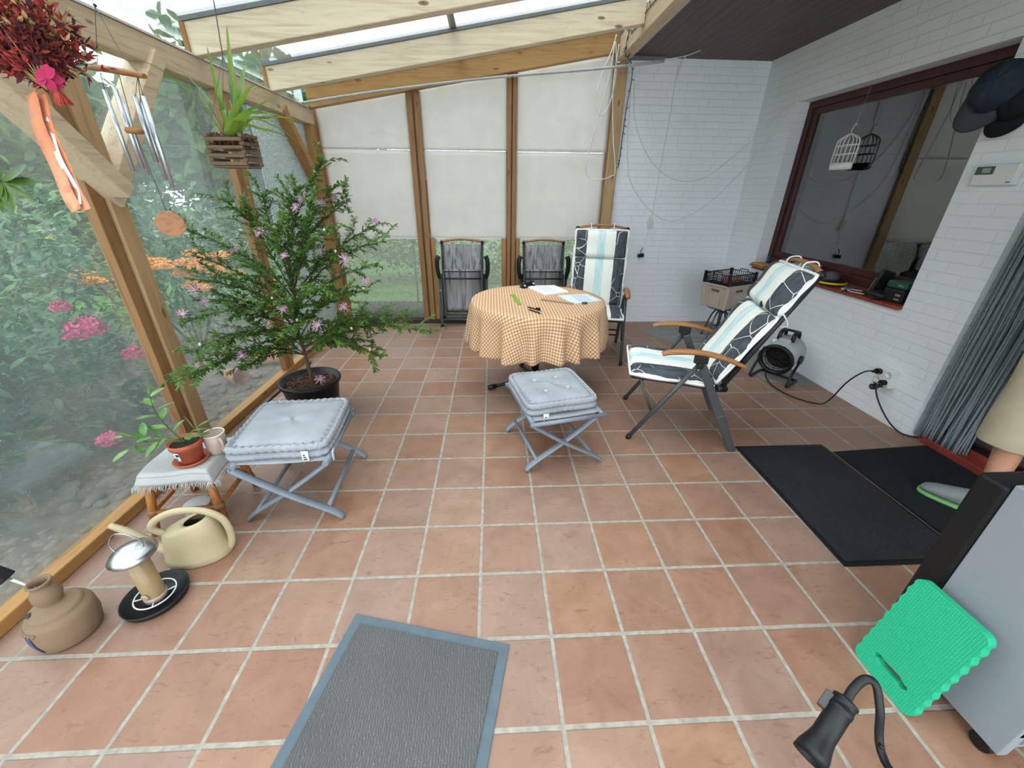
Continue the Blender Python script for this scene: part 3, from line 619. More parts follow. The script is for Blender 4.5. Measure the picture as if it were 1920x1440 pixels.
# ---- folding armchairs in use (local: seat faces -Y, feet on z=0)
def armchair(label, loc, rz, back_top, group=None):
    t = thing('folding_armchair', label, 'chair', loc, rz, group)
    for sx in (-1, 1):
        X = sx*.272
        MB().tube([(X, 0, .012), (X, .16, .285), (X, .318, .55)], .0135, 10).build('front_leg', 'anth', t)
        q = MB(); q.bar((X*.955, .622, .0), (X*.955, .50, .24), .030, .042, (0, 1, 0), .030, .052); q.bar((X*.955, .502, .235), (X*.955, .335, .56), .030, .052, (0, 1, 0), .030, .044)
        q.build('rear_leg', 'anth', t, bevel=.006)
        MB().tube([(X, -.004, .0), (X, .006, .025)], .016, 10).build('foot_cap', 'black', t)
        arm = spline([(X, .112, .600), (X, .15, .615), (X, .25, .628), (X, .36, .624), (X, .47, .600), (X, .575, .560)], 4); n = len(arm)
        MB().tube(arm, [.010+.014*math.sin(PI*min(1, (i+1.6)/n*1.0))**.35 for i in range(n)], 12, flat=.68).build('armrest', 'teakY', t)
        q = MB(); q.box((X, .325, .588), (.028, .075, .045)); q.tube([(X-.02, .325, .55), (X+.02, .325, .55)], .02, 10); q.build('arm_bracket', 'black', t, bevel=.004)
        S = sx*.235
        MB().tube(spline([(S, -.03, .425), (S, .24, .412), (S, .47, .395)], 4), .013, 8).build('seat_rail', 'blackm', t)
        MB().tube([(S, .02, .415), (X*.97, .115, .20)], .009, 8).build('strut', 'anth', t)
        bt = V(back_top); b0 = V((0, .475, .40)); ex = (bt-b0)
        MB().tube([V((S*.98, 0, 0))+b0, V((S*.98, 0, 0))+b0+ex*.5, V((S*.98, 0, 0))+bt], .012, 8, flat=1.3).build('back_rail', 'blackm', t)
        MB().tube([V((X*.97, .44, .415)), V((X*.86, .50, .405))], .022, 10).build('hinge', 'black', t)
        MB().ball(V((S*.98, 0, 0))+bt+ex.normalized()*.012, .022, 10, 6).build('corner_cap', 'black', t)
    bt = V(back_top); b0 = V((0, .475, .40)); ex = (bt-b0).normalized()
    MB().tube([V((x, 0, 0))+bt+ex*(.016+.030*(1-(x/.23)**2)) for x in [-.215+.43*i/12 for i in range(13)]], .0155, 10, flat=.75).build('top_rail', 'teakX', t)
    MB().grid(8, 8, lambda u, v: lerp((-.228+.456*u, -.02, .425), (-.228+.456*u, .47, .397), v)-V((0, 0, .012*math.sin(PI*u)))).build('seat', 'sling', t, solid=.003)
    MB().grid(8, 12, lambda u, v: V((-.222+.444*u, 0, 0))+b0.lerp(bt, .04+.92*v)+V((0, .012*math.sin(PI*u), 0))).build('back_panel', 'sling', t, solid=.003)
    for y, z in ((.588, .09), (.555, .155)):
        MB().tube([(-.26, y, z), (.26, y, z)], .009, 8).build('stretcher', 'blackm', t)
    MB().tube([(-.235, -.03, .425), (.235, -.03, .425)], .012, 8).build('front_rail', 'blackm', t)
    return t
def chair_cushion(label, loc, rz, back_top, ties=True):
    t = thing('chair_cushion', label, 'cushion', loc, rz)
    bt = V(back_top); b0 = V((0, .445, .405)); ex = (bt-b0); L = ex.length; e = ex.normalized(); nb = V((0, -e.z, e.y))
    W = .245
    def pillow(nm, p0, p1, nrm, th, w0=W, w1=W, sag=0.0, nu=22, nv=26):
        p0, p1, nrm = V(p0), V(p1), V(nrm).normalized(); m = MB()
        def prof(u, v):
            a = max(0, 1-abs(2*u-1)**5)**.5; b = max(0, 1-abs(2*v-1)**7)**.5
            ch = 1-.10*math.exp(-((abs(2*u-1)-.52)/.05)**2)-.06*math.exp(-((abs(2*u-1)-.15)/.04)**2)
            return a*b*ch*(1+.05*math.sin(9*v+4*u))
        def P(u, v, k):
            wd = w0+(w1-w0)*v; x = (2*u-1)*wd*(1-.02*math.cos(11*v+k)*(abs(2*u-1)**6))
            return p0.lerp(p1, v)+V((x, 0, 0))+nrm*(.014+(th*prof(u, v) if k else -.006*prof(u, v))-sag*math.sin(PI*v))
        m.grid(nu, nv, lambda u, v: P(u, v, 1)); m.grid(nu, nv, lambda u, v: P(1-u, v, 0))
        edge = [P(i/nu, 0, 0) for i in range(nu+1)]+[P(1, j/nv, 0) for j in range(1, nv+1)]+[P(1-i/nu, 1, 0) for i in range(1, nu+1)]+[P(0, 1-j/nv, 0) for j in range(1, nv)]
        o = m.build(nm, 'stripe', t, weld=True)
        MB().tube([q+nrm*.004 for q in edge], .0075, 6, closed=True, flat=1.5).build('edge_trim', 'piping', o); return o
    pillow('seat_pad', (0, -.045, .425), (0, .455, .400), (0, 0, 1), .055, sag=.004)
    pillow('back_pad', b0+e*.03, b0+e*(L*.66), nb, .062)
    pillow('head_pad', b0+e*(L*.655), b0+e*(L*1.0), nb, .072, W, W*.98)
    for sx in (-1, 1):
        c = bt+V((sx*.105, 0, 0))
        MB().tube(spline([c-e*.02+nb*.03, c+e*.03+nb*.045, c+e*.062-nb*.0, c+e*.03-nb*.028, c-e*.04-nb*.015], 5), .0042, 6).build('tie', 'cord_w', t)
    q = MB()
    for k, s1 in enumerate((-1, 1)):
        a = b0+e*(L*.66)+V((s1*W, 0, 0)); q.tube(spline([a+nb*.02, a+V((s1*.035, 0, .03))+nb*.01, a+V((s1*.02, 0, -.01))-nb*.035, a+V((-s1*.01, 0, -.035))-nb*.012], 5), .004, 6)
    q.build('tie', 'cord_w', t)
    return t
rzL = math.atan2(-.963, .27)  # facing direction (-.963,.27): local -Y
rzL = math.atan2(.27, -.963)+PI/2
armchair('reclined folding armchair with wooden arms under the striped cushion, beside the right wall', (1.006, 1.480, 0), rzL, (0, .79, 1.07))
o = chair_cushion('striped cushion with black, cream and blue bands on the reclined armchair', (1.006, 1.480, 0), rzL, (0, .79, 1.07))
MB().ball((.085, .62, .885), .020, 12, 6, (1, .5, 1)).build('cover_button', 'blackm', o)
rz3 = -.235+0.0
rz3 = .235*-1
armchair('upright folding armchair under a striped cushion behind the round table', (.972, 2.452, 0), -.235, (0, .575, 1.125))
chair_cushion('striped cushion on the upright armchair behind the round table', (.972, 2.452, 0), -.235, (0, .575, 1.125))

# ---- folded chairs leaning against the glass
def folded_chair(label, loc, rz):
    t = thing('folding_armchair', label, 'chair', loc, rz, 'folded chairs against the patterned glass')
    H = .955
    for sx in (-1, 1):
        X = sx*.262
        q = MB(); q.bar((X, 0, 0), (X*1.01, .045, .62), .03, .026, (0, 1, 0)); q.build('front_leg', 'anth', t, bevel=.005)
        MB().bar((X*.9, .075, .02), (X*.9, .085, .60), .03, .026, (0, 1, 0)).build('rear_leg', 'blackm', t, bevel=.005)
        MB().tube([(X, 0, 0), (X, .003, .03)], .019, 10).build('foot_cap', 'black', t)
        MB().tube(spline([(X, .03, .555), (X*1.06, .022, .66), (X*1.05, .02, .76), (X*.98, .03, .80)], 4), [.015+.006*min(1, i/3) for i in range(13)], 10, flat=1.3).build('armrest', 'black', t)
        S = sx*.222
        MB().tube([(S*.93, .015, .17), (S*.97, .02, .40), (S*.98, .04, .62), (S, .10, H-.03)], .0105, 8, flat=1.5).build('back_rail', 'blackm', t)
        MB().bar((S*.94, -.005, .16), (S*.96, .0, .665), .026, .022, (0, 1, 0)).build('seat_rail', 'anth', t, bevel=.004)
        MB().ball((S, .10, H-.018), .020, 10, 6).build('corner_cap', 'black', t)
        MB().tube([(X*.985, -.02, .43), (X*.985, .01, .43)], .008, 8).build('bolt', 'steel', t)
    MB().tube([(x, .10-.0, H-.012+.024*(1-(x/.22)**2)) for x in [-.215+.43*i/12 for i in range(13)]], .013, 10, flat=.9).build('top_rail', 'teakX', t)
    MB().grid(8, 10, lambda u, v: lerp((-.205+.41*u, .03, .50), (-.212+.424*u, .097, H-.04), v)).build('back_panel', 'sling', t, solid=.003)
    MB().grid(8, 10, lambda u, v: lerp((-.196+.392*u, -.002, .19), (-.2+.40*u, .006, .66), v)+V((0, .012*math.sin(PI*v), 0))).build('seat', 'sling', t, solid=.003)
    for z, y in ((.64, -.008), (.565, -.022), (.185, -.006)): MB().tube([(-.205, y, z), (.205, y, z)], .007 if z > .6 else .010, 8).build('cross_rail', 'blackm', t)
    for z in (.145, .085): MB().tube([(-.262, .008, z), (.262, .008, z)], .011, 8).build('stretcher', 'anth', t)
    return t
folded_chair('folded grey sling armchair standing left of the round table', (-.272, 3.545, 0), 0)
folded_chair('folded grey sling armchair half hidden behind the table, next to the cushioned one', (.632, 3.545, 0), .0)

# ---- folding stools with tufted cushions
def stool(label, loc, rz, hw=.205, hd=.215, H=.325, bo=.028):
    t = thing('folding_stool', label, 'stool', loc, rz, 'blue grey folding stools')
    for k, y in enumerate((-hd, hd)):
        for sx in (-1, 1):
            yy = y+(.013 if (sx > 0) else -.013)*(1 if k == 0 else -1)
            pts = spline([(-sx*hw*1.12, yy, .006), (-sx*hw*.86, yy, .055), (0, yy, .165), (sx*hw*.93, yy, H-.02), (sx*hw*1.0, yy, H)], 4)
            MB().tube(pts, [.012]+[.0205]*(len(pts)-2)+[.017], 10, flat=.5).build('leg', 'stoolm', t)
        MB().tube([(0, y-.03, .165), (0, y+.03, .165)], .007, 8).build('hinge_bolt', 'steel', t)
    for sx in (-1, 1):
        MB().tube([(sx*hw*.80, -hd, .068), (sx*hw*.80, hd, .068)], .011, 8).build('rung', 'stoolm', t)
        MB().tube([(sx*hw*.985, -hd-.02, H+.004), (sx*hw*.985, hd+.02, H+.004)], .014, 8).build('seat_rail', 'stoolm', t)
    for y in (-hd-bo, hd+bo):
        MB().tube([(-hw*1.08, y, H+.004), (hw*1.08, y, H+.004)], .012, 8).build('seat_rail', 'stoolm', t)
    MB().grid(8, 8, lambda u, v: V((-hw*.98+2*hw*.98*u, -hd+2*hd*v, H+.012-.006*math.sin(PI*u)))).build('sling_seat', 'stoolc', t, solid=.003)
    return t
def tufted_cushion(label, loc, rz, w, d, h, buttons, tags, amp=1.0, tilt=(0, 0)):
    t = thing('tufted_cushion', label, 'cushion', loc, rz)
    t.rotation_euler = (tilt[0], tilt[1], rz)
    NA = 160
    def outline(a):
        c, s = math.cos(a), math.sin(a); k = (abs(c)**9+abs(s)**9)**(-1/9)
        return V((c*k*w/2, s*k*d/2, 0))
    rings = [(.0, .006), (.5, .004), (.93, .006), (.985, .010), (1.0, .020), (.985, .030), (.948, .035), (.958, .040), (.972, .5*h+.0), (.958, h-.040), (.948, h-.035), (.985, h-.030), (1.0, h-.020), (.985, h-.006), (.955, h), (.925, h-.003), (.900, h-.015), (.87, h-.005), (.78, h+.004), (.62, h+.008), (.45, h+.009), (.28, h+.009), (.12, h+.009), (0, h+.009)]
    vs = []
    for j, (r, z) in enumerate(rings):
        roll = (j in (3, 4, 5, 11, 12, 13, 14)); wa = 8 <= j <= 9
        for i in range(NA):
            a = 2*PI*i/NA; q = outline(a)
            per = (abs(math.cos(a)) > abs(math.sin(a))) and q.y/d*13 or q.x/w*13
            k = r*(1+(.010*amp*math.cos(2*PI*per+.9*j) if roll else 0)+(.007*math.cos(PI*per) if wa else 0)+.004*math.sin(5*a+j*.2))
            p = V((q.x*k, q.y*k, z+(.0035*amp*math.sin(2*PI*per+1.2*j) if roll else 0)+.003*math.sin(3*a)))
            if j >= 16:
                for bx, by in buttons: p.z -= .017*math.exp(-(((p.x-bx)/.03)**2+((p.y-by)/.03)**2))+.008*math.exp(-(((p.x-bx)/.008)**2+((p.y-by)/.07)**2))
                p.z += .0022*math.sin(31*p.x+7*p.y)*amp
            vs.append(p)
    m = MB(); m.add(vs, [(j*NA+i, j*NA+(i+1) % NA, (j+1)*NA+(i+1) % NA, (j+1)*NA+i) for j in range(len(rings)-1) for i in range(NA)], True)
    q = m.use(1)
    for k in range(4*11):
        # short diagonal stitches along the upper roll
        sd, i = divmod(k, 11); f = (i+.5)/11*2-1
        a = [V((f*w*.44, -d/2, 0)), V((w/2, f*d*.44, 0)), V((f*w*.44, d/2, 0)), V((-w/2, f*d*.44, 0))][sd]
        inn = [V((.016, .045, 0)), V((-.045, .016, 0)), V((-.016, -.045, 0)), V((.045, -.016, 0))][sd]
        q.tube([a+inn*.06+V((0, 0, h-.026)), a+inn*.35+V((0, 0, h-.001)), a+inn*.95+V((0, 0, h-.006))], .0016, 4)
    m.build('pad', ['stoolc', 'stoolm'], t, weld=True)
    for bx, by in buttons:
        MB().ball((bx, by, h-.002), .0135, 12, 6, (1, 1, .45)).build('button', 'button', t)
    for (x, y, z, dx, dy) in tags:
        g = MB(); g.grid(3, 4, lambda u, v: V((x+dx*(u-.5), y+dy*(u-.5)-.004*math.sin(3*v), z-.055*v))); tg = g.build('care_label', 'tag', t, solid=.001)
        pr = MB()
        nrm = V((dy, -dx, 0)).normalized()
        for r_ in range(3): pr.bar(V((x-dx*.25, y-dy*.25, z-.018-.011*r_))+nrm*.006, V((x+dx*(.05+.1*r_), y+dy*(.05+.1*r_), z-.018-.011*r_))+nrm*.006, .001, .005)
        pr.build('print', 'blackm', tg)
    return t
stool('blue grey folding stool standing in front of the round table', (.412, 1.165, 0), .235, .205, .222)
tufted_cushion('blue grey cushion with four buttons, on the stool before the table', (.400, 1.180, .341), .235, .43, .43, .075, [(-.075, .075), (.065, .085), (-.055, -.065), (.085, -.055)], [(-.11, -.222, .018, .032, 0)])
stool('blue grey folding stool standing near the left glass wall', (-.905, .815, 0), .06, .20, .222, bo=-.035)
tufted_cushion('blue grey cushion without buttons, on the stool by the glass wall', (-.925, .820, .341), .075, .45, .45, .075, [], [(.13, -.232, .05, .03, 0), (.238, -.20, .03, 0, .03)], 1.3)

# ---- cane table with fringed cloth
CTX, CTY, CTZ = -1.352, .685, .318
t = thing('cane_table', 'low bamboo cane side table under a fringed white cloth', 'table', (CTX, CTY, 0), .10)
for i, (sx, sy) in enumerate(((-1, -1), (1, -1), (1, 1), (-1, 1))):
    MB().tube([(sx*.150, sy*.150, 0), (sx*.135, sy*.13, .13), (sx*.115, sy*.105, CTZ-.01)], [.017, .0165, .018], 10).build('leg', 'cane', t)
for (a, b) in (((-1, -1), (1, -1)), ((1, -1), (1, 1)), ((1, 1), (-1, 1)), ((-1, 1), (-1, -1))):
    MB().tube([(a[0]*.137, a[1]*.133, .115), (b[0]*.137, b[1]*.133, .115)], .011, 8).build('stretcher', 'cane', t)
    MB().tube([(a[0]*.118, a[1]*.108, CTZ-.025), (b[0]*.118, b[1]*.108, CTZ-.025)], .013, 8).build('top_rail', 'cane', t)
MB().box((0, 0, CTZ-.008), (.27, .25, .014)).build('table_top', 'cane', t, bevel=.004)
for sx, sy in ((-1, -1), (1, -1), (1, 1), (-1, 1)): MB().tube([(sx*.136, sy*.132, .10), (sx*.134, sy*.128, .13)], .021, 8).build('cane_binding', 'batten', t)
t = thing('fringed_cloth', 'fringed white linen cloth draped over the cane table', 'cloth', (CTX, CTY, CTZ), .10)
def clo(u, v):
    x, y = (u-.5)*.40, (v-.5)*.36; ox, oy = max(0, abs(x)-.137), max(0, abs(y)-.127); o = max(ox, oy)
    sgx, sgy = (1 if x > 0 else -1), (1 if y > 0 else -1)
    X = min(abs(x), .137+.35*ox)*sgx; Y = min(abs(y), .127+.35*oy)*sgy
    return V((X+.004*math.sin(30*y), Y+.004*math.sin(27*x), .003-o*.9+.0016*math.sin(40*x+10*y)))
q = MB().grid(36, 32, clo).build('weave', 'linen', t, solid=.002)
q = MB()
for k in range(260):
    s = k/260*4; sd = int(s); f = s-sd; u, v = ((f, 0), (1, f), (1-f, 1), (0, 1-f))[sd]; p = clo(u, v)
    d = V(((-.3, 1, 1, -1)[sd]*0, 0, 0)); out = (V((0, -1, 0)), V((1, 0, 0)), V((0, 1, 0)), V((-1, 0, 0)))[sd]
    q.tube([p, p+out*.010+V((rnd(-.004, .004), rnd(-.004, .004), -.008)), p+out*rnd(.010, .02)+V((rnd(-.008, .008), rnd(-.008, .008), -.022-rnd(0, .008)))], [.0022, .0018, .0008], 4)
q.build('fringe', 'linen', t)
q = MB(); q.tube([clo(u/20*.8+.1, .1)+V((0, 0, .002)) for u in range(21)], .0012, 4); q.tube([clo(.08, u/20*.8+.1)+V((0, 0, .002)) for u in range(21)], .0012, 4); q.build('border_thread', 'stoolm', t)
ZC = CTZ+.006
# terracotta pot with cutting
t = thing('potted_cutting', 'small leafy cutting in a terracotta plastic pot on the cane table', 'plant', (-1.302, .638, ZC))
MB().lathe([(.0, .0), (.058, .0), (.070, .016), (.067, .018), (.052, .006), (.0, .005)], 28).build('saucer', 'terra', t)
p = MB().lathe([(.0, .006), (.045, .006), (.056, .083), (.062, .084), (.064, .108), (.060, .108), (.055, .098), (.0, .097)], 28).build('pot', 'terra', t)
g = MB(); g.grid(4, 4, lambda u, v: V((.053*math.sin(-.55+.55*u)+.002, -.0535*math.cos(-.55+.55*u)-.0035*(v), .035+.042*v))); lb = g.build('price_label', 'tag', p, solid=.001)
q = MB(); q.box((-.005, -.0568, .066), (.012, .002, .012)); q.box((-.013, -.0565, .05), (.014, .002, .003)); q.box((-.013, -.056, .043), (.010, .002, .003)); q.build('label_print', 'blackm', lb)
MB().lathe([(.0, .099), (.055, .098)], 20, cap=False).build('soil', 'soil', t)
def stem_leaves(q, lf, pts, n, L, W, r=.003):
    sp = spline(pts, 8); q.tube(sp, [r*(1-.6*i/len(sp)) for i in range(len(sp))], 6)
    for k in range(n):
        f = .25+.75*(k+.5)/n; i = min(int(f*(len(sp)-1)), len(sp)-2); p_ = sp[i]; d = (sp[i+1]-sp[i]).normalized(); a = k*2.4
        side = d.orthogonal().normalized(); side.rotate(Matrix.Rotation(a, 3, d)); dd = (side*1.0+d*.55+V((0, 0, .15)))
        lf.leaf(p_, dd, V((0, 0, 1)), L*rnd(.75, 1.15), W*rnd(.85, 1.1), rnd(.1, .4), 4)
    lf.leaf(sp[-1], (sp[-1]-sp[-3]), V((0, 0, 1)), L*.8, W*.7, .2, 4)
q, lf = MB(), MB()
for pts, n in (([(0, 0, .10), (-.03, -.01, .17), (-.05, -.02, .26), (-.045, -.02, .345)], 9), ([(0, 0, .10), (-.06, -.02, .14), (-.13, -.03, .15), (-.21, -.035, .155)], 8), ([(-.005, .0, .10), (.03, .0, .14), (.06, .01, .165)], 4), ([(-.01, 0, .1), (-.08, -.03, .13), (-.15, -.05, .125), (-.20, -.06, .10)], 4)):
    stem_leaves(q, lf, pts, n, .076, .033)
q.build('stem', 'lvar', t); lf.build('leaves', 'lily', t)
# mug
t = thing('mug', 'beige mug with a cream rim on the cane table', 'mug', (-1.232, .712, ZC), -.6)
MB().lathe([(0, 0), (.036, 0), (.039, .004), (.045, .095), (.0425, .096), (.037, .008), (0, .007)], 28).build('body', 'mug', t)
MB().tube([(.0438*math.cos(a*PI/16), .0438*math.sin(a*PI/16), .096) for a in range(32)], .0028, 6, closed=True).build('rim', 'mugrim', t)
MB().tube(spline([(.040, 0, .078), (.066, 0, .080), (.074, 0, .055), (.062, 0, .028), (.038, 0, .024)], 5), .0062, 8, flat=1.4).build('handle', 'mug', t)
# lidded tin under the cane table
t = thing('tin', 'small round tin with a white lid under the cane table', 'tin', (-1.335, .605, 0))
MB().lathe([(0, 0), (.050, 0), (.052, .004), (.052, .09), (0, .09)], 28).build('body', 'linen', t); MB().lathe([(0, .09), (.055, .088), (.056, .1), (.052, .103), (0, .104)], 28).build('lid', 'white', t)

# ================================================================== things on the floor, left
# ---- watering can
WX, WY = -1.215, .405
t = thing('watering_can', 'cream plastic watering can on the tiles beside the cane table', 'watering can', (WX, WY, 0), .16)
SY = .62
prof = [(0, 0), (.118, 0), (.124, .006), (.118, .03), (.104, .12), (.094, .168), (.088, .175)]
m = MB(); vs = []; NA = 48
def can(r, z, a):
    sh = .30*max(0, z-.05)          # body leans a little toward the back grip
    return V((r*1.02*math.cos(a)*(1)-0, r*SY*math.sin(a), z-(.022*(z/.17)*math.cos(a+PI) if z > .1 else 0)))
for r, z in prof:
    for i in range(NA): vs.append(can(r, z, 2*PI*i/NA))
hole = (.034, .0, .042, .034)
for k in range(1, 5):
    f = k/4
    for i in range(NA):
        a = 2*PI*i/NA; o = can(.088, .175, a); hp = V((hole[0]+hole[2]*math.cos(a), hole[3]*math.sin(a), .186+.022*(hole[0]+hole[2]*math.cos(a))/.1-.0))
        p = o.lerp(hp, f); p.z += .006*math.sin(PI*f); vs.append(p)
nr = len(prof)+4
m.add(vs, [(j*NA+i, j*NA+(i+1) % NA, (j+1)*NA+(i+1) % NA, (j+1)*NA+i) for j in range(nr-1) for i in range(NA)], True)
b = m.build('body', 'cream', t, solid=.003)
MB().lathe([(0, .004), (.11, .006), (.085, .15)], 32, sy=SY, cap=False).build('inside', 'creamin', t)
hd = spline([(-.085, -.01, .150), (-.118, -.01, .185), (-.095, -.005, .222), (-.02, 0, .248), (.07, 0, .235), (.128, 0, .185), (.142, 0, .11), (.132, 0, .045), (.112, 0, .012)], 6)
MB().tube(hd, [.011]*len(hd), 10, flat=1.35).build('handle', 'cream', t)
sp = spline([(-.095, .005, .045), (-.15, .01, .075), (-.215, .02, .145), (-.285, .03, .195)], 6)
MB().tube(sp, [.026-.015*i/(len(sp)-1) for i in range(len(sp))], 12).build('spout', 'cream', t)
# ---- bird feeder
t = thing('bird_feeder', 'tube bird feeder with a steel lid on a black tray beside the watering can', 'bird feeder', (-1.245, .205, 0))
MB().lathe([(0, 0), (.092, 0), (.100, .006), (.105, .028), (.102, .028), (.097, .008), (0, .006)], 40).build('tray', 'black', t)
q = MB(); q.tube([(.064*math.cos(a*PI/20), .064*math.sin(a*PI/20), .026) for a in range(40)], .0026, 6, closed=True)
for a in (.5, .5+PI/2, .5+PI, .5+1.5*PI): q.tube([(.03*math.cos(a), .03*math.sin(a), .02), (.064*math.cos(a), .064*math.sin(a), .026)], .0022, 6)
q.build('perch_ring', 'white', t)
MB().lathe([(.034, .012), (.034, .245), (.0315, .245), (.0315, .014)], 32, cap=False).build('tube', 'feedtube', t)
MB().lathe([(0, .014), (.031, .014), (.031, .05), (.024, .085), (.006, .10), (0, .10)], 24).build('seed', 'cream', t)
MB().lathe([(0, .008), (.037, .008), (.037, .030), (.0345, .034)], 28, cap=False).build('tube_base', 'mug', t)
q = MB(); q.lathe([(.011, 0), (.014, .004), (.011, .006)], 14, (0, -.034, .052), Matrix.Rotation(PI/2, 3, 'X')); q.build('seed_port', 'mug', t)
MB().lathe([(.070, .236), (.072, .240), (.060, .256), (.040, .268), (.018, .275), (0, .277)], 36).build('lid', 'steel', t)
MB().tube(spline([(-.045, -.01, .262), (-.056, -.005, .30), (-.03, 0, .335), (.012, 0, .335), (.04, .008, .30), (.040, .01, .268)], 6), .0022, 6).build('hanger', 'steel', t)
# ---- stoneware jug and the tool standing in it
t = thing('stoneware_jug', 'tan stoneware jug with a blue glazed patch on the tiles at the left edge', 'jug', (-1.445, .088, 0))
MB().lathe([(0, 0), (.070, 0), (.080, .010), (.088, .055), (.086, .105), (.080, .122), (.070, .128), (.068, .134), (.066, .142), (.060, .146), (.034, .160), (.027, .163), (.029, .168), (.037, .190), (.036, .212), (.027, .232), (.023, .238), (.025, .244), (.031, .252), (.030, .258), (.024, .257), (.020, .238), (.020, .19), (0, .188)], 44).build('body', 'jug', t)
q = MB(); q.grid(10, 8, lambda u, v: V(((.0830+.007*math.sin(PI*v))*math.cos(-2.02+.75*(u-.5)*(1-.35*v)), (.0830+.007*math.sin(PI*v))*math.sin(-2.02+.75*(u-.5)*(1-.35*v)), .018+.092*v))); q.build('glaze_patch', 'jugblue', t, solid=.002)
q = MB(); q.tube(spline([(-.050, -.045, .147), (-.045, -.045, .149), (-.040, -.042, .150)], 4), .0032, 6); q.ball((-.036, -.045, .151), .006, 8, 5, (1, 1.3, .4)); q.ball((-.042, -.038, .151), .006, 8, 5, (1, 1.3, .4)); q.build('painted_leaf', 'jugdark', t)
q = MB()
for k in range(6): a = -2.45+.16*k; q.tube([(.083*math.cos(a), .083*math.sin(a), .112), (.087*math.cos(a+.07), .087*math.sin(a+.07), .103), (.083*math.cos(a+.14), .083*math.sin(a+.14), .112)], .004, 6)
q.build('relief_band', 'jug', t)
t = thing('gripper_tool', 'grey rod with a blue and black grip stuck in the mouth of the stoneware jug', 'tool', (-1.445, .088, .20))
MB().tube([(.004, .004, 0), (-.075, -.012, .105)], .0045, 8).build('rod', 'alu', t)
MB().bar((-.062, -.010, .092), (-.098, -.016, .138), .032, .038, (0, 1, 0)).build('clamp', 'black', t, bevel=.005)
MB().tube([(-.092, -.016, .128), (-.128, -.022, .150), (-.160, -.028, .175)], [.022, .026, .020], 10).build('grip', 'stoolm', t)
MB().tube([(-.105, -.045, .118), (-.14, -.05, .11), (-.17, -.055, .13)], [.016, .020, .016], 10).build('lower_grip', 'black', t)
# dark cable and a small foot by the sill
t = tag(MB().tube(spline([(-1.60, 1.30, .008), (-1.60, 1.55, .008), (-1.62, 1.85, .008), (-1.585, 2.2, .008), (-1.615, 2.5, .008)], 6), .006, 6).build('floor_cable', 'black'), 'dark cable lying along the foot of the left sill', 'cable')
tag(MB().lathe([(0, 0), (.016, 0), (.019, .01), (.014, .028), (0, .03)], 14).build('door_stop', 'black', loc=(-1.585, 1.39, 0)), 'small black knob on the tiles beside the mug and the thick post', 'door stop')

# ================================================================== mats
def mat_thing(name, label, corners, pile, edge, border, h):
    cx = sum(c[0] for c in corners)/4; cy = sum(c[1] for c in corners)/4; t = thing(name, label, 'mat', (cx, cy, 0))
    pts = [V((x-cx, y-cy, 0)) for x, y in corners]; area = sum(pts[i].x*pts[(i+1) % 4].y-pts[(i+1) % 4].x*pts[i].y for i in range(4))
    if area < 0: pts.reverse()
    MB().prism([(p.x, p.y) for p in pts], 0, h*.55).build('rubber_edge', edge, t, bevel=.0015)
    inn = []
    for i in range(4):
        a, b, c = pts[i-1], pts[i], pts[(i+1) % 4]; inn.append(b+(a-b).normalized()*border+(c-b).normalized()*border)
    MB().prism([(p.x, p.y) for p in inn], h*.3, h).build('pile', pile, t, bevel=.001); return t
def P2(*a): return [(x, y) for x, y in a]
mat_thing('door_mat', 'charcoal door mat with a slate blue rubber edge in the foreground', P2((-.460, .109), (.109, -.023), (-.086, -.862), (-.655, -.730)), 'mat1', 'matedge', .034, .010)
mat_thing('door_mat', 'black ribbed door mat in front of the reclined armchair', P2((1.578, 1.10), (2.150, 1.105), (2.150, .236), (1.556, .236)), 'mat2', 'black', .022, .009)
mat_thing('door_mat', 'black felt mat under the person at the house door', P2((2.162, 1.030), (2.82, 1.075), (2.82, .15), (2.158, .10)), 'mat3', 'black', .008, .008)
o = MB(); pl = [(1.80, 3.22), (2.02, 2.93), (2.20, 2.80), (2.33, 2.55), (2.40, 2.02), (2.735, 1.915), (2.785, 1.93), (2.785, 3.60), (2.05, 3.58), (1.86, 3.42)]
o.prism([(x-2.4, y-2.8) for x, y in pl[::-1] if True], 0, .004); o = o.build('floor_rug', 'rug', loc=(2.4, 2.8, 0)); tag(o, 'worn grey rug along the foot of the right wall, under crate stand and fan', 'rug')
q = MB()
for k in range(60):
    y = rnd(2.75, 3.4); x = rnd(1.84, 2.4); 
    if x < 2.15-.9*(y-2.85)*.5-.05*0 and y < 3.0: x += .3
    a = rnd(-.6, .6); q.tube([(x-2.4, y-2.8, .006), (x-2.4+.10*math.cos(a), y-2.8+.10*math.sin(a), .012), (x-2.4+.2*math.cos(a+.2), y-2.8+.2*math.sin(a+.2), .006)], .0018, 4)
q.build('loose_threads', 'linen', o)

# ================================================================== right side
# ---- gas heater with green kneeling pad
HX, HY = 1.435, -.362
t = thing('gas_heater', 'light grey cabinet heater on castors with a black front, lower right corner', 'heater', (HX+.20, -.222, 0))
m = MB()
m.box2((-.20, -.17, .05), (-.195, .11, .755)); m.box2((.195, -.17, .05), (.20, .11, .755)); m.box2((-.195, -.17, .75), (.195, .11, .755)); m.box2((-.195, -.155, .05), (.195, .11, .056)); m.box2((-.195, .10, .056), (.195, .11, .75))
m.box2((-.195, -.17, .05), (-.17, -.165, .75)); m.box2((.17, -.17, .05), (.195, -.165, .75))
m.build('cabinet', 'heater', t, bevel=.006)
MB().box2((-.205, .11, .035), (.205, .185, .742)).build('front_panel', 'black', t, bevel=.012)
MB().box2((-.13, .06, .757), (.13, .12, .766)).build('control_panel', 'black', t, bevel=.003)
MB().bar((-.19, -.16, .16), (.19, -.16, .12), .02, .03).build('strap', 'linen', t)
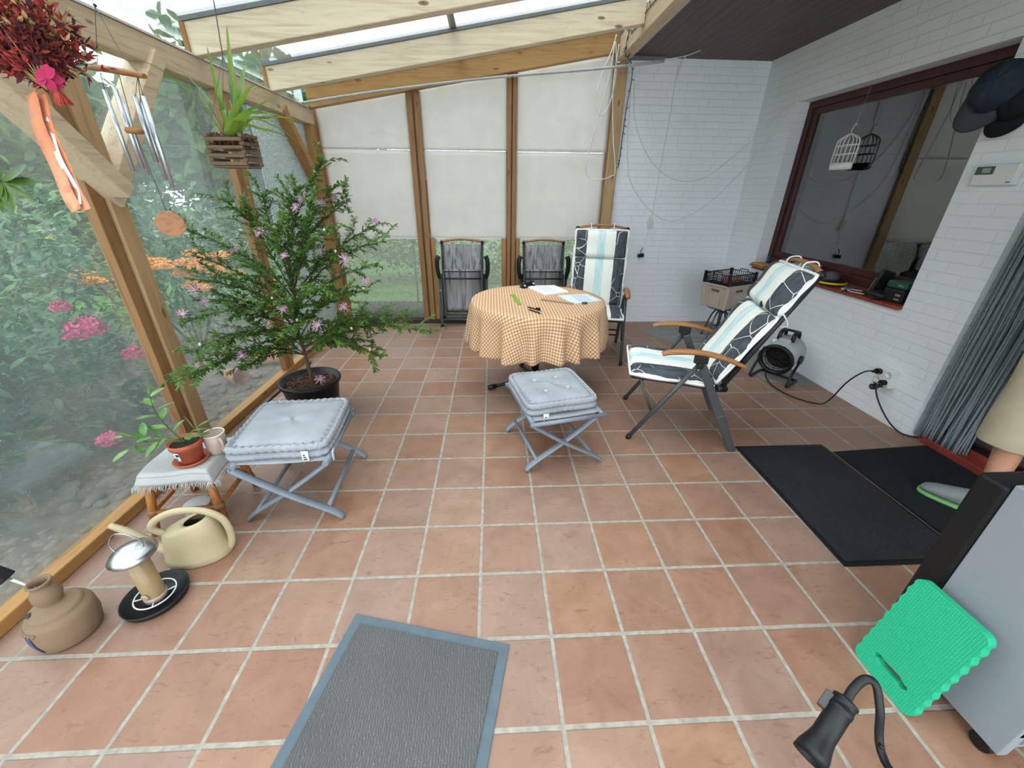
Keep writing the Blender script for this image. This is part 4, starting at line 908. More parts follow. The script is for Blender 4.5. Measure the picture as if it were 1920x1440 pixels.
MB().box2((-.16, -.12, .06), (.16, .08, .10)).build('bottle_shelf', 'anth', t, bevel=.004)
for sx in (-1, 1):
    for sy in (-.13, .13):
        q = MB(); q.tube([(sx*.178-.014, sy, .026), (sx*.178+.014, sy, .026)], .026, 16); q.box((sx*.178, sy, .046), (.03, .04, .012)); q.build('castor', 'black', t, bevel=.004)
t = thing('kneeling_pad', 'green foam kneeling pad with a handle slot leaning on the grey heater', 'kneeling pad', (1.318, -.187, 0))
lean = math.atan2(.062, .36); PH, PW, PT = .385, .195, .026
out = []
def rr(i): return i
N = 40
for i in range(N+1): f = i/N; out.append((PW/2+.0024*math.sin(f*2*PI*8), .025+f*(PH-.05)))
for i in range(1, 6): a = i/6*PI/2; out.append((PW/2-.025+.025*math.cos(a), PH-.025+.025*math.sin(a)))
for i in range(6): a = PI/2+i/6*PI/2; out.append((-PW/2+.025+.025*math.cos(a), PH-.025+.025*math.sin(a)))
for i in range(N+1): f = 1-i/N; out.append((-PW/2-.0024*math.sin(f*2*PI*8), .025+f*(PH-.05)))
for i in range(1, 6): a = PI+i/6*PI/2; out.append((-PW/2+.025+.025*math.cos(a), .025+.025*math.sin(a)))
for i in range(6): a = 1.5*PI+i/6*PI/2; out.append((PW/2-.025+.025*math.cos(a), .025+.025*math.sin(a)))
slot = []
for i in range(24): a = 2*PI*i/24; slot.append((.055*math.copysign(abs(math.cos(a))**.6, math.cos(a)), .068+.0125*math.copysign(abs(math.sin(a))**.8, math.sin(a))+.0025*math.cos(7*a)))
bm = bmesh.new()
def loop(pts): 
    v = [bm.verts.new((0, y, z)) for y, z in pts]; return [bm.edges.new((v[i], v[(i+1) % len(v)])) for i in range(len(v))]
ed = loop(out)+loop(slot); bmesh.ops.triangle_fill(bm, use_beauty=True, edges=ed)
me = D.meshes.new('pad'); bm.to_mesh(me); bm.free(); me.materials.append(MAT['foam'])
o = D.objects.new('pad', me); COL.objects.link(o); o.parent = t; o.rotation_euler = (0, lean, 0); o.location = (0, 0, 0)
q = o.modifiers.new('s', 'SOLIDIFY'); q.thickness = PT; q.offset = 0; q = o.modifiers.new('b', 'BEVEL'); q.width = .006; q.segments = 2; q.limit_method = 'ANGLE'
# ---- black gooseneck lamp
t = thing('gooseneck_lamp', 'black gooseneck lamp with a flared head in the lower right foreground', 'lamp', (1.0, -.70, 0))
def LP(*p): return V(p)-t.location
def S(px, py, D=1.17):  # a point in the place at depth D along the view axis
    d = rt2*((px-960)/F_PX)-up2*((py-PPY)/F_PX)+fw; return CAM+d*D
A, B = S(1528, 1405, .93), S(1588, 1312, .97)
ax = (B-A).normalized(); M = ax.to_track_quat('Z', 'Y').to_matrix()
a0 = A-t.location; Lb = (B-A).length
MB().lathe([(.001, .02), (.020, .012), (.033, -.024), (.035, -.026), (.033, -.004), (.027, .022), (.0245, .038), (.0245, Lb-.038), (.026, Lb-.037), (.026, Lb-.026), (.0245, Lb-.025), (.0245, Lb-.012), (.027, Lb-.010), (.027, Lb-.004), (.018, Lb), (.0, Lb)], 28, a0, M).build('lamp_head', 'black', t)
MB().box(a0+ax*(Lb-.035)+M @ V((.030, 0, 0)), (.018, .024, .045), M).build('switch', 'anth', t, bevel=.003)
MB().lathe([(.0, -.004), (.028, -.012)], 20, a0, M, cap=False).build('lens', 'anth', t)
nk = spline([B-ax*.005, S(1600, 1292, .975), S(1622, 1274, .97), S(1642, 1284, .96), S(1650, 1330, .95), S(1660, 1430, .93), V((.93, -.64, .30)), V((.95, -.70, .06)), V((1.0, -.70, .02))], 6)
MB().tube([p-t.location for p in nk], .0098, 10, flat=.8).build('gooseneck', 'black', t)
MB().lathe([(0, 0), (.11, 0), (.115, .006), (.10, .018), (.02, .026), (0, .026)], 32).build('base', 'black', t)
MB().ball(S(1652, 1400, .94)-t.location, .006, 8, 6).build('knob', 'black', t)
# ---- fan heater
fc = V((2.46, 2.05, .215)); fd = V((-.80, -.55, -.18)).normalized(); M = fd.to_track_quat('Z', 'Y').to_matrix()
t = thing('fan_heater', 'grey drum fan heater on a bent tube foot beside the right wall', 'heater', (fc.x, fc.y, 0)); fc0 = V((0, 0, fc.z))
R_ = .128
MB().lathe([(R_-.01, -.19), (R_, -.18), (R_, .06), (R_-.006, .075), (R_-.014, .06), (R_-.014, -.12)], 36, fc0, M, cap=False).build('drum', 'grey', t, solid=.003)
MB().lathe([(0, -.192), (R_-.008, -.19)], 36, fc0, M, cap=False).build('back_cover', 'grey', t)
q = MB()
for r in (.022, .042, .062, .082, .102): q.tube([fc0+M @ V((r*math.cos(a*PI/18), r*math.sin(a*PI/18), .062)) for a in range(36)], .0026, 5, closed=True)
for k in range(8): a = k*PI/4; q.tube([fc0+M @ V((.02*math.cos(a), .02*math.sin(a), .06)), fc0+M @ V((.118*math.cos(a), .118*math.sin(a), .06))], .0024, 5)
q.build('grille', 'fanm', t)
MB().lathe([(R_-.018, .05), (R_+.004, .05), (R_+.004, .078), (R_-.016, .080), (R_-.018, .05)], 36, fc0, M, cap=False).build('front_ring', 'black', t)
MB().lathe([(0, -.02), (R_-.016, -.02)], 30, fc0, M, cap=False).build('heating_element', 'black', t)
tp = fc0+V((0, 0, R_*1.0)); lat = fd.cross(V((0, 0, 1))).normalized(); bk = V((-fd.x, -fd.y, 0)).normalized()
MB().box(tp+bk*.055+V((0, 0, .004)), (.09, .09, .045), Matrix.Rotation(math.atan2(bk.y, bk.x), 3, 'Z')).build('control_box', 'grey', t, bevel=.006)
h0 = tp+bk*.06
MB().tube(spline([h0+lat*.05-bk*.035+V((0, 0, .01)), h0+lat*.05-bk*.02+V((0, 0, .07)), h0+lat*.05+bk*.07+V((0, 0, .075)), h0+lat*.05+bk*.10+V((0, 0, .01))], 4), .010, 8, flat=1.6).build('handle', 'black', t)
MB().tube(spline([h0-lat*.05-bk*.035+V((0, 0, .01)), h0-lat*.05-bk*.02+V((0, 0, .07)), h0-lat*.05+bk*.07+V((0, 0, .075)), h0-lat*.05+bk*.10+V((0, 0, .01))], 4), .010, 8, flat=1.6).build('handle', 'black', t)
MB().bar(h0-lat*.05+bk*.085+V((0, 0, .07)), h0+lat*.05+bk*.085+V((0, 0, .07)), .03, .014).build('handle_grip', 'black', t)
q = MB(); q.bar(tp+lat*.075-fd*.03+V((0, 0, -.02)), tp+lat*.085-fd*.075+V((0, 0, -.035)), .03, .02); q.build('rating_label', 'tag', t)
for s in (-1, 1):
    q = MB(); q.tube(spline([fc0+lat*(s*(R_+.012))+bk*.06, fc0+lat*(s*(R_+.014))-bk*.05+V((0, 0, -.10)), fc0+lat*(s*(R_+.014))-bk*.10+V((0, 0, -.175)), fc0+lat*(s*(R_+.014))-bk*.07+V((0, 0, -.203)), fc0+lat*(s*(R_+.014))+bk*.12+V((0, 0, -.203))], 5), .0105, 8); q.build('foot_tube', 'black', t)
    MB().tube([fc0+lat*(s*(R_-.004))+bk*.06, fc0+lat*(s*(R_+.022))+bk*.06], .036, 18).build('pivot_knob', 'black', t)
MB().tube([fc0+lat*(R_+.014)+bk*.12+V((0, 0, -.203)), fc0-lat*(R_+.014)+bk*.12+V((0, 0, -.203))], .0105, 8).build('foot_tube', 'black', t)
# ---- wall sockets, plugs and cords
t = thing('wall_socket', 'white double socket box on the right wall above the tiles', 'socket', (XR, 1.438, .315))
MB().box2((-.048, -.062, -.062), (0, .062, .062)).build('box', 'white', t, bevel=.006)
q = MB()
for (y, z) in ((-.030, .028), (.030, .028), (-.030, -.03), (.030, -.03)): q.lathe([(.023, 0), (.023, .003), (.019, .003), (.018, -.002), (0, -.002)], 20, (-.049, y, z), Matrix.Rotation(-PI/2, 3, 'Y'))
q.build('outlets', 'white', t)
def plug(label, y, z, pts):
    t = thing('power_cord', label, 'cord', (XR-.05, y, z)); l = t.location
    q = MB(); q.tube([(0, 0, 0), (-.028, 0, 0)], .019, 14); q.tube([V((-.028, 0, 0)), (V(pts[0])-l)*.55], [.012, .007], 10); q.build('plug', 'black', t)
    MB().tube([p for p in spline([V((-.028, 0, 0))]+[V(p)-l for p in pts], 7)], .0052, 8).build('cable', 'black', t); return t
plug('black cord curving over the tiles from the fan heater to the wall socket', 1.470, .345, [(2.66, 1.50, .325), (2.62, 1.55, .22), (2.60, 1.62, .02), (2.50, 1.63, .0065), (2.40, 1.76, .0065), (2.385, 1.95, .0065), (2.46, 2.14, .012), (2.56, 2.25, .03)])
plug('short black cord running from the lower socket down to the doorway', 1.41, .285, [(2.69, 1.40, .24), (2.70, 1.34, .15), (2.73, 1.26, .06), (2.775, 1.20, .012), (2.80, 1.12, .03)])
t = thing('plug_adapter', 'small black plug adapter hanging beside the white socket box', 'adapter', (XR-.055, 1.45, .235))
MB().tube([(0, 0, 0), (-.03, 0, 0)], .021, 14).build('body', 'black', t); MB().tube([(-.03, 0, 0), (-.034, 0, 0)], .014, 12).build('face', 'anth', t); MB().box((.035, .045, .012), (.012, .022, .022)).build('stub', 'black', t, bevel=.003)
MB().tube([(.05, 0, .0), (-.0, 0, 0)], .006, 6).build('stem', 'black', t)
# ---- crate on its stand
SX_, SY_ = 2.49, 3.06
t = thing('swivel_stool', 'grey metal tripod stool carrying the taupe crate', 'stool', (SX_, SY_, 0))
MB().tube([(0, 0, .12), (0, 0, .37)], .017, 10).build('column', 'anth', t)
for k in range(4):
    a = .5+k*PI/2; d = V((math.cos(a), math.sin(a), 0)); MB().tube(spline([d*.018+V((0, 0, .30)), d*.05+V((0, 0, .325)), d*.10+V((0, 0, .25)), d*.165+V((0, 0, .008))], 5), .009, 8).build('leg', 'anth', t)
q = MB(); q.tube([(.105*math.cos(a*PI/12), .105*math.sin(a*PI/12), .13) for a in range(24)], .006, 6, closed=True); q.tube([(-.105, 0, .13), (.105, 0, .13)], .005, 6); q.build('foot_ring', 'anth', t)
MB().lathe([(0, .362), (.15, .362), (.152, .372), (0, .374)], 24).build('seat', 'anth', t)
CRZ = .42
t = thing('storage_crate', 'taupe plastic storage crate on the metal stool', 'crate', (SX_+.02, SY_+.02, .374), CRZ)
CW, CD, CH = .38, .28, .245
def cratebox(m, w0, d0, w1, d1, z0, z1, th):
    for (ax_, sg) in (('x', -1), ('x', 1), ('y', -1), ('y', 1)):
        if ax_ == 'x': a = [(sg*w0/2, -d0/2, z0), (sg*w0/2, d0/2, z0), (sg*w1/2, d1/2, z1), (sg*w1/2, -d1/2, z1)]; n = V((-sg*th, 0, 0))
        else: a = [(-w0/2, sg*d0/2, z0), (w0/2, sg*d0/2, z0), (w1/2, sg*d1/2, z1), (-w1/2, sg*d1/2, z1)]; n = V((0, -sg*th, 0))
        vs = [V(p) for p in a]+[V(p)+n for p in a]; m.add(vs, [(0, 1, 2, 3), (7, 6, 5, 4), (0, 4, 5, 1), (1, 5, 6, 2), (2, 6, 7, 3), (3, 7, 4, 0)])
m = MB(); cratebox(m, CW*.9, CD*.9, CW, CD, 0, CH, .006); m.box((0, 0, .004), (CW*.9, CD*.9, .008))
for sx in (-1, 1):
    m.box((sx*(CW/2+.004), 0, CH-.01), (.016, CD+.02, .02)); m.box((0, sx*(CD/2+.004), CH-.01), (CW+.02, .016, .02))
    for sy in (-1, 1): m.bar((sx*CW*.45, sy*CD*.45, .0), (sx*CW*.495, sy*CD*.495, CH-.02), .03, .03)
m.build('box', 'crate', t, bevel=.005)
q = MB()
for s in (-1, 1):
    q.box((0, s*(CD/2*.975), CH*.74), (.10, .008, .028)); q.box((s*(CW/2*.975), 0, CH*.74), (.008, .09, .028))
q.build('grip_holes', 'creamin', t, bevel=.008)
q = MB()
for s in (-1, 1):
    for (x0, x1, z0, z1) in ((-.09, .09, .03, CH*.86),):
        y = lambda z: s*(CD*.45+CD*.05*z/CH+.001); xx = lambda z: s*(CW*.45+CW*.05*z/CH+.001)
        q.tube([(x0, y(z0), z0), (x1, y(z0), z0), (x1, y(z1), z1), (x0, y(z1), z1)], .0035, 6, closed=True); k = .75
        q.tube([(xx(z0), x0*k, z0), (xx(z0), x1*k, z0), (xx(z1), x1*k, z1), (xx(z1), x0*k, z1)], .0035, 6, closed=True)
q.build('panel_rim', 'crate', t)
t = thing('mesh_basket', 'black plastic mesh basket standing on the taupe crate', 'basket', (SX_+.02, SY_+.02, .374+CH), CRZ)
q = MB(); bw, bd, bh = .40, .28, .10
for z in (.004, .03, .055, bh): q.tube([(-bw/2, -bd/2, z), (bw/2, -bd/2, z), (bw/2, bd/2, z), (-bw/2, bd/2, z)], .004 if z < bh else .006, 6, closed=True)
n1, n2 = 17, 12
for i in range(n1+1):
    x = -bw/2+bw*i/n1
    for s in (-1, 1): q.tube([(x, s*bd/2, 0), (x, s*bd/2, bh)], .0032, 5)
for i in range(n2+1):
    y = -bd/2+bd*i/n2
    for s in (-1, 1): q.tube([(s*bw/2, y, 0), (s*bw/2, y, bh)], .0032, 5)
for s in (-1, 1): q.tube([(s*bw/2, -.05, bh), (s*bw/2, -.04, bh+.022), (s*bw/2, .04, bh+.022), (s*bw/2, .05, bh)], .005, 6)
for i in range(8): q.bar((-bw/2, -bd/2+bd*(i+.5)/8, .003), (bw/2, -bd/2+bd*(i+.5)/8, .003), .02, .004)
for sx in (-1, 1):
    for sy in (-1, 1): q.box((sx*bw/2, sy*bd/2, bh/2+.008), (.022, .022, bh+.016))
q.build('mesh', 'black', t)
def in_basket(nm, lb, ct, x, y, d, mt, rz=0):
    c = Matrix.Rotation(CRZ, 3, 'Z') @ V((x, y, 0)); o = MB().box((0, 0, d[2]/2), d).build(nm, mt, loc=(SX_+.02+c.x, SY_+.02+c.y, .374+CH+.008), rot=(0, 0, CRZ+rz), bevel=.008); tag(o, lb, ct)
in_basket('pouch', 'pink pouch lying in the black mesh basket', 'pouch', -.08, -.04, (.11, .06, .035), 'pink', .3)
in_basket('pouch', 'ochre brown packet in the black mesh basket', 'packet', .05, -.03, (.09, .06, .06), 'ochre', -.2)
in_basket('carton', 'pale carton standing at the back of the black mesh basket', 'carton', -.02, .06, (.14, .05, .07), 'linen')
# ---- things on the clinker sill
SZ = .815
def on_sill(name, label, cat, x, y, z=None, rz=0): return thing(name, label, cat, (x, y, (.775+.037*(x-XR+.025)/.20) if z is None else z), rz)
t = on_sill('wooden_tray', 'shallow brown wooden tray at the far end of the clinker sill', 'tray', 2.80, 3.06); MB().box((0, 0, .012), (.14, .20, .02)).build('board', 'teakX', t, bevel=.003); MB().box((0, 0, .03), (.12, .18, .012)).build('lining', 'ochre', t)
tag(MB().tube([(-.06, -.07, 0), (0, 0, .014), (.06, .09, 0)], .012, 8).build('blue_handle', 'blue', loc=(2.82, 3.02, .868)), 'blue tool handle on top of the brown tray at the end of the sill', 'tool')
t = on_sill('ceramic_bowl', 'pale celadon bowl on the sill behind the reclined chair', 'bowl', 2.83, 2.52, .803); MB().lathe([(0, 0), (.04, 0), (.045, .004), (.085, .075), (.11, .09), (.105, .093), (.08, .08), (.035, .012), (0, .01)], 28).build('bowl', 'celadon', t)
t = on_sill('sun_visor_cap', 'mauve cap on a yellow rimmed disc, on the clinker sill', 'cap', 2.82, 2.20, .80)
MB().lathe([(0, .03), (.085, .022), (.098, .008), (.085, .0), (0, 0)], 28).build('disc', 'black', t); MB().tube([(.098*math.cos(a*PI/18), .098*math.sin(a*PI/18), .008) for a in range(36)], .008, 6, closed=True).build('rim', 'yellow', t)
MB().ball((.0, .03, .045), .062, 16, 8, (1, 1.1, .7)).build('crown', 'purple', t)
t = on_sill('pliers', 'blue handled pliers on the edge of the clinker sill', 'pliers', 2.80, 2.02, .789, .4)
q = MB(); q.tube(spline([(0, -.02, .008), (.03, -.035, .008), (.10, -.025, .008)], 4), .008, 6); q.tube(spline([(0, .01, .008), (.03, .03, .008), (.10, .03, .008)], 4), .008, 6); q.build('grips', 'blue', t); MB().bar((-.06, 0, .008), (.01, 0, .008), .02, .012).build('jaws', 'alu', t)
t = on_sill('wire_loop', 'thin white wire loop lying on the sill beside the pliers', 'wire', 2.80, 1.92, .790); MB().tube([(.05*math.cos(a*PI/10), .075*math.sin(a*PI/10), .004) for a in range(20)], .003, 6, closed=True).build('loop', 'cord_w', t)
t = on_sill('charging_dock', 'tall black charging dock standing on the sill near the wall edge', 'dock', 2.83, 1.815, .792)
MB().box((0, 0, .012), (.10, .11, .024)).build('base', 'black', t, bevel=.006); MB().bar((.0, 0, .02), (.045, 0, .175), .10, .025, (0, 1, 0)).build('back', 'black', t, bevel=.006); MB().bar((-.03, 0, .02), (.0, 0, .12), .07, .012, (0, 1, 0)).build('panel', 'anth', t)
t = on_sill('tool_case', 'black tool case with silver clasps at the near end of the sill', 'case', 2.835, 1.640, .792)
MB().box((0, 0, .045), (.12, .14, .085)).build('case', 'black', t, bevel=.012); q = MB(); q.box((-.061, -.04, .05), (.006, .035, .014)); q.box((-.061, -.04, .022), (.006, .035, .014)); q.build('clasps', 'steel', t, bevel=.002)
t = on_sill('tool_case', 'dark green case stacked on the black tool case on the sill', 'case', 2.835, 1.638, .880); MB().box((0, 0, .024), (.12, .135, .046)).build('case', 'dgreen', t, bevel=.010); MB().box((-.061, -.035, .024), (.006, .04, .012)).build('clasp', 'steel', t)
tag(MB().box((0, 0, .04), (.02, .075, .075)).build('neon_packet', 'neon', loc=(2.90, 1.735, .81), bevel=.003), 'neon yellow packet standing behind the black case on the sill', 'packet')
tag(MB().ball((0, 0, .03), .05, 14, 8, (1, 1.3, .65)).build('black_pouch', 'black', loc=(2.785, 1.745, .783)), 'small rounded black pouch at the front of the sill below the dock', 'pouch')
# ---- things inside the window
t = thing('decorative_birdcage', 'white wire birdcage ornament hanging in front of the house window', 'birdcage', (2.862, 2.545, 1.635))
q = MB(); r = .105; FL = .36
for k in range(16):
    a = 2*PI*k/16; d = V((math.cos(a)*FL, math.sin(a), 0)); q.tube(spline([d*r+V((0, 0, .05)), d*r+V((0, 0, .17)), d*r*.85+V((0, 0, .215)), d*.015+V((0, 0, .25))], 4), .0030, 5)
for z in (.11, .17): q.tube([(r*FL*math.cos(a*PI/14), r*math.sin(a*PI/14), z) for a in range(28)], .0035, 5, closed=True)
q.build('bars', 'cagew', t); MB().lathe([(0, 0), (r, 0), (r+.004, .050), (r-.004, .050), (r-.004, .01), (0, .01)], 28, sx=FL).build('base', 'cagew', t)
MB().tube(spline([(0, 0, .245), (.0, .0, .285), (.0, -.018, .315), (.0, -.032, .30)], 4), .003, 5).build('hook', 'cagew', t); MB().tube([(0, -.02, .315), (.02, -.02, .55)], .0007, 4).build('thread', 'cord_w', t)
t = thing('flower_pick', 'blue flower on a thin stick behind the house window', 'ornament', (3.07, 2.27, .79))
MB().tube([(0, 0, 0), (0, 0, .30)], .004, 6).build('stick', 'blue', t); q = MB()
for k in range(40): d = V((rnd(-1, 1), rnd(-1, 1), rnd(-1, 1))); q.leaf((0, 0, .33), d, (0, 0, 1), .075, .03, .1)
q.build('petals', 'blue', t)
t = thing('dried_bouquet', 'pale dried seed heads standing behind the house window', 'dried flowers', (3.08, 2.97, .79)); q = MB()
for k in range(26):
    p = V((rnd(-.05, .05), rnd(-.17, .17), rnd(.10, .28))); q.tube([(0, p.y*.3, 0), p], .0022, 4); q.ball(p, rnd(.012, .024), 8, 5)
q.build('stems', 'wire', t)
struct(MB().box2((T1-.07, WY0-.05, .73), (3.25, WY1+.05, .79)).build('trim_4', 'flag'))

# ---- wall fittings
t = thing('thermostat', 'white wall controller with a small display beside the window', 'thermostat', (XR, 1.365, 1.555))
MB().box2((-.035, -.10, -.052), (0, .10, .052)).build('housing', 'white', t, bevel=.006)
o = MB().box2((-.0375, .005, .002), (-.034, .092, .042)).build('display_surround', 'lcdd', t, bevel=.002); MB().box2((-.039, .02, .010), (-.037, .06, .034)).build('display', 'lcd', o)
MB().box2((-.0365, -.088, -.040), (-.034, -.07, -.035)).build('maker_mark', 'anth', t)
def flatcap(label, c, M, mc, mb, sc=1.0):
    t = thing('flat_cap', label, 'cap', c); t.rotation_mode = 'QUATERNION'; t.rotation_quaternion = M.to_quaternion()
    q = MB()
    def cr(u, v):
        a = 2*PI*u; ph = v*PI/2; r = .098*sc*math.cos(ph)**.75*(1+.03*math.sin(5*a)*(1-v)); return V((r*math.cos(a)*1.08, r*math.sin(a)*.92, .115*sc*math.sin(ph)+.006*math.sin(7*a+3*v)*math.sin(PI*v)))
    q.grid(36, 14, cr); q.build('crown', mc, t, solid=.003, weld=True)
    q = MB()
    def br(u, v):
        a = -1.05+2.1*u; r0 = .098*sc; e = .085*sc*v*math.cos(a*1.15)**.6 if abs(a*1.15) < PI/2 else 0; return V((math.cos(a)*r0*1.08+e, math.sin(a)*r0*.92*(1+.05*v), .004-.030*v*v-.035*(math.sin(a)**2)*v))
    q.grid(20, 8, br); q.build('brim', mb, t, solid=.005)
    MB().ball((0, 0, .115*sc), .008, 8, 5).build('top_button', mc, t); return t
def basis(x, z): x, z = V(x).normalized(), V(z).normalized(); y = z.cross(x).normalized(); z = x.cross(y); return Matrix((x, y, z)).transposed()
flatcap('navy peaked cap with a grey brim hanging on the wall above the controller', (2.650, 1.432, 1.955), basis((-.25, .32, -.80), (-.85, -.45, .10)), 'cap1', 'cap2', 1.08)
flatcap('black cap hanging underneath the navy peaked cap', (2.740, 1.395, 1.905), basis((-.15, .25, -.9), (-.9, -.35, .05)), 'cap3', 'cap3', .92)
tag(MB().tube(spline([(0, 0, 0), (-.05, 0, .005), (-.075, 0, .03), (-.06, 0, .05)], 4), .005, 6).build('wall_hook', 'blackm', loc=(XR, 1.45, 2.0)), 'dark metal hook in the white wall carrying the two caps', 'hook')
# ---- strip curtain gathered at the door
t = thing('strip_curtain', 'blue grey chenille strip curtain gathered beside the house door', 'curtain', (2.86, 1.05, .03))
MB().bar((.0, -1.25, 2.06), (.0, .12, 2.06), .03, .02).build('rail', 'alu', t)
for k in range(64):
    y = .105-.235*(k/63)+rnd(-.006, .006); x = rnd(-.035, .025)
    pts = [(x*.3, y*1.0, 2.05), (x+.006*math.sin(k), y+.01*math.sin(k*1.7), 1.3), (x+.008*math.sin(k*2.1), y+.012*math.cos(k), .6), (x+rnd(-.008, .008), y+rnd(-.01, .01), rnd(.0, .02))]
    MB().tube(spline(pts, 5), [.0058*rnd(.85, 1.15)*(1+.1*math.sin(i*2.2)) for i in range(16)], 6).build('strip', 'curtain', t)

# ---- cords on the brick wall
def cord(name, label, cat, pts, r, mt, loc=None, n=8):
    l = V(pts[0]) if loc is None else V(loc); return tag(MB().tube([p-l for p in spline(pts, n)], r, 6).build(name, mt, loc=l), label, cat)
YC = YB-.012
o = cord('pull_cord', 'white cord hanging from the dark ceiling to a wrapped bundle on the brick wall', 'cord', [(1.885, 3.60, CZ-.003), (1.870, YC, 2.45), (1.862, YC, 2.1), (1.845, YC, 1.75), (1.84, YC, 1.45), (1.828, YC, 1.22)], .0042, 'cord_w')
l0 = o.location.copy(); q = MB()
for k in range(7):
    a = k*.9; q.tube([p-l0 for p in spline([(1.828, YC-.008, 1.225), (1.815+.03*math.sin(a), YC-.016, 1.16), (1.82+.02*math.cos(a), YC-.016, 1.09), (1.835+.02*math.sin(a+1), YC-.012, 1.15), (1.828, YC-.008, 1.22)], 4)], .0035, 5)
q.tube([p-l0 for p in spline([(1.825, YC, 1.10), (1.81, YC, 1.02), (1.795, YC, .955)], 4)], .003, 5); q.ball(V((1.793, YC, .95))-l0, .012, 8, 6); q.build('wrapped_bundle', 'cord_w', o)
t = thing('lamp_socket', 'small black plug hanging low on the white brick wall', 'plug', (1.765, YC-.02, .80)); MB().box((0, 0, 0), (.07, .035, .04), Matrix.Rotation(-.15, 3, 'Y')).build('body', 'black', t, bevel=.008); MB().tube(spline([(0, 0, .018), (-.005, .0, .05), (.015, .005, .085)], 4), .004, 6).build('lead', 'black', t); MB().tube([(.0, .01, 0), (0, .032, 0)], .008, 8).build('wall_plug', 'black', t)
cord('thin_cable', 'thin white cable sagging from the rod across the brick wall to the window corner', 'cable', [(1.46, YC, 2.42), (1.50, YC, 2.15), (1.62, YC, 1.90), (1.80, YC, 1.70), (2.05, YC, 1.58), (2.33, YC, 1.60), (2.60, YC, 1.80), (2.75, 3.60, 1.99), (2.785, 3.36, 2.16), (2.785, 3.19, 2.215)], .0036, 'cord_w')
cord('thin_cable', 'lower white cable hanging in a deep loop over the white brick wall', 'cable', [(1.43, YC, 2.42), (1.455, YC, 2.0), (1.48, YC, 1.78), (1.55, YC, 1.55), (1.80, YC, 1.28), (2.08, YC, 1.17), (2.40, YC, 1.32), (2.68, 3.68, 1.62), (2.785, 3.42, 1.95), (2.785, 3.20, 2.205)], .0036, 'cord_w')
t = cord('cable_coil', 'coil of white cable hanging from the ridge beam over the last blind', 'cable', [(1.205, 3.58, 2.75), (1.17, 3.58, 2.62), (1.10, 3.58, 2.45), (1.065, 3.58, 2.25), (1.12, 3.58, 2.13), (1.20, 3.58, 2.22), (1.235, 3.58, 2.45), (1.20, 3.58, 2.70), (1.18, 3.57, 2.5), (1.14, 3.575, 2.28), (1.075, 3.57, 2.0), (1.02, 3.57, 1.72), (1.04, 3.57, 1.61), (1.15, 3.57, 1.57), (1.28, 3.57, 1.60), (1.325, 3.57, 1.66), (1.27, 3.57, 1.95), (1.22, 3.57, 2.35), (1.235, 3.57, 2.68)], .0052, 'cord_w')
t = cord('light_chain', 'dark string of fairy lights along the ridge beam and down beside the post', 'fairy lights', [(1.245, 2.60, 2.70), (1.24, 2.90, 2.69), (1.24, 3.15, 2.66), (1.24, 3.30, 2.69), (1.24, 3.36, 2.60), (1.255, 3.40, 2.565), (1.40, 3.62, 2.50), (1.405, 3.69, 2.2), (1.40, 3.70, 1.95), (1.395, 3.70, 1.72), (1.36, 3.66, 1.68)], .0035, 'cord_d')
l0 = t.location.copy(); q = MB(); pp = spline([(1.245, 2.60, 2.70), (1.24, 2.90, 2.69), (1.24, 3.15, 2.66), (1.24, 3.30, 2.69), (1.24, 3.36, 2.60), (1.255, 3.40, 2.565), (1.40, 3.62, 2.50), (1.405, 3.69, 2.2), (1.40, 3.70, 1.95), (1.395, 3.70, 1.72)], 4)
for p in pp: a = rnd(0, 6); q.tube([p-l0, p-l0+V((.028*math.cos(a), -.012, .028*math.sin(a)))], .0032, 5)
q.build('bulbs', 'cord_d', t)
cord('thin_cable', 'pinkish cable tacked along the edge of the dark ceiling', 'cable', [(1.62, 3.70, CZ-.03), (1.75, 3.66, CZ-.02), (1.885, 3.60, CZ-.008), (1.95, 3.45, CZ-.006)], .0045, 'cord_w')
rod = [(-1.70, 3.50, 2.16), (-1.0, 3.49, 2.26), (0, 3.47, 2.375), (1.0, 3.42, 2.455), (1.60, 3.36, 2.51)]
t = thing('bamboo_rod', 'long thin bamboo rod slung across the room below the end rafter', 'rod', rod[0]); l0 = t.location.copy()
MB().tube([V(p)-l0 for p in spline(rod, 6)], .0105, 8).build('cane', 'linen', t); q = MB()
for k in range(1, 14): c = lerp(rod[0], rod[-1], k/14); 
for p in spline(rod, 4)[1:-1]: q.tube([p-l0-V((.004, 0, .0006)), p-l0+V((.004, 0, .0006))], .0122, 8)
q.build('node_rings', 'mug', t)
for x in (-1.66, 1.27):
    f = (x-rod[0][0])/(rod[-1][0]-rod[0][0]); pz = 2.165 if x < 0 else 2.48; py = 3.50 if x < 0 else 3.395
    c = V((x, py, pz))-l0; top = (V((x, py, RZ(x)+.0)) if x < 0 else V((x+.02, py, 2.575)))-l0
    MB().tube([c+V((0, -.013, 0)), c+V((0, 0, -.013)), c+V((0, .013, 0)), top], .0025, 5).build('tie_cord', 'cord_d', t)

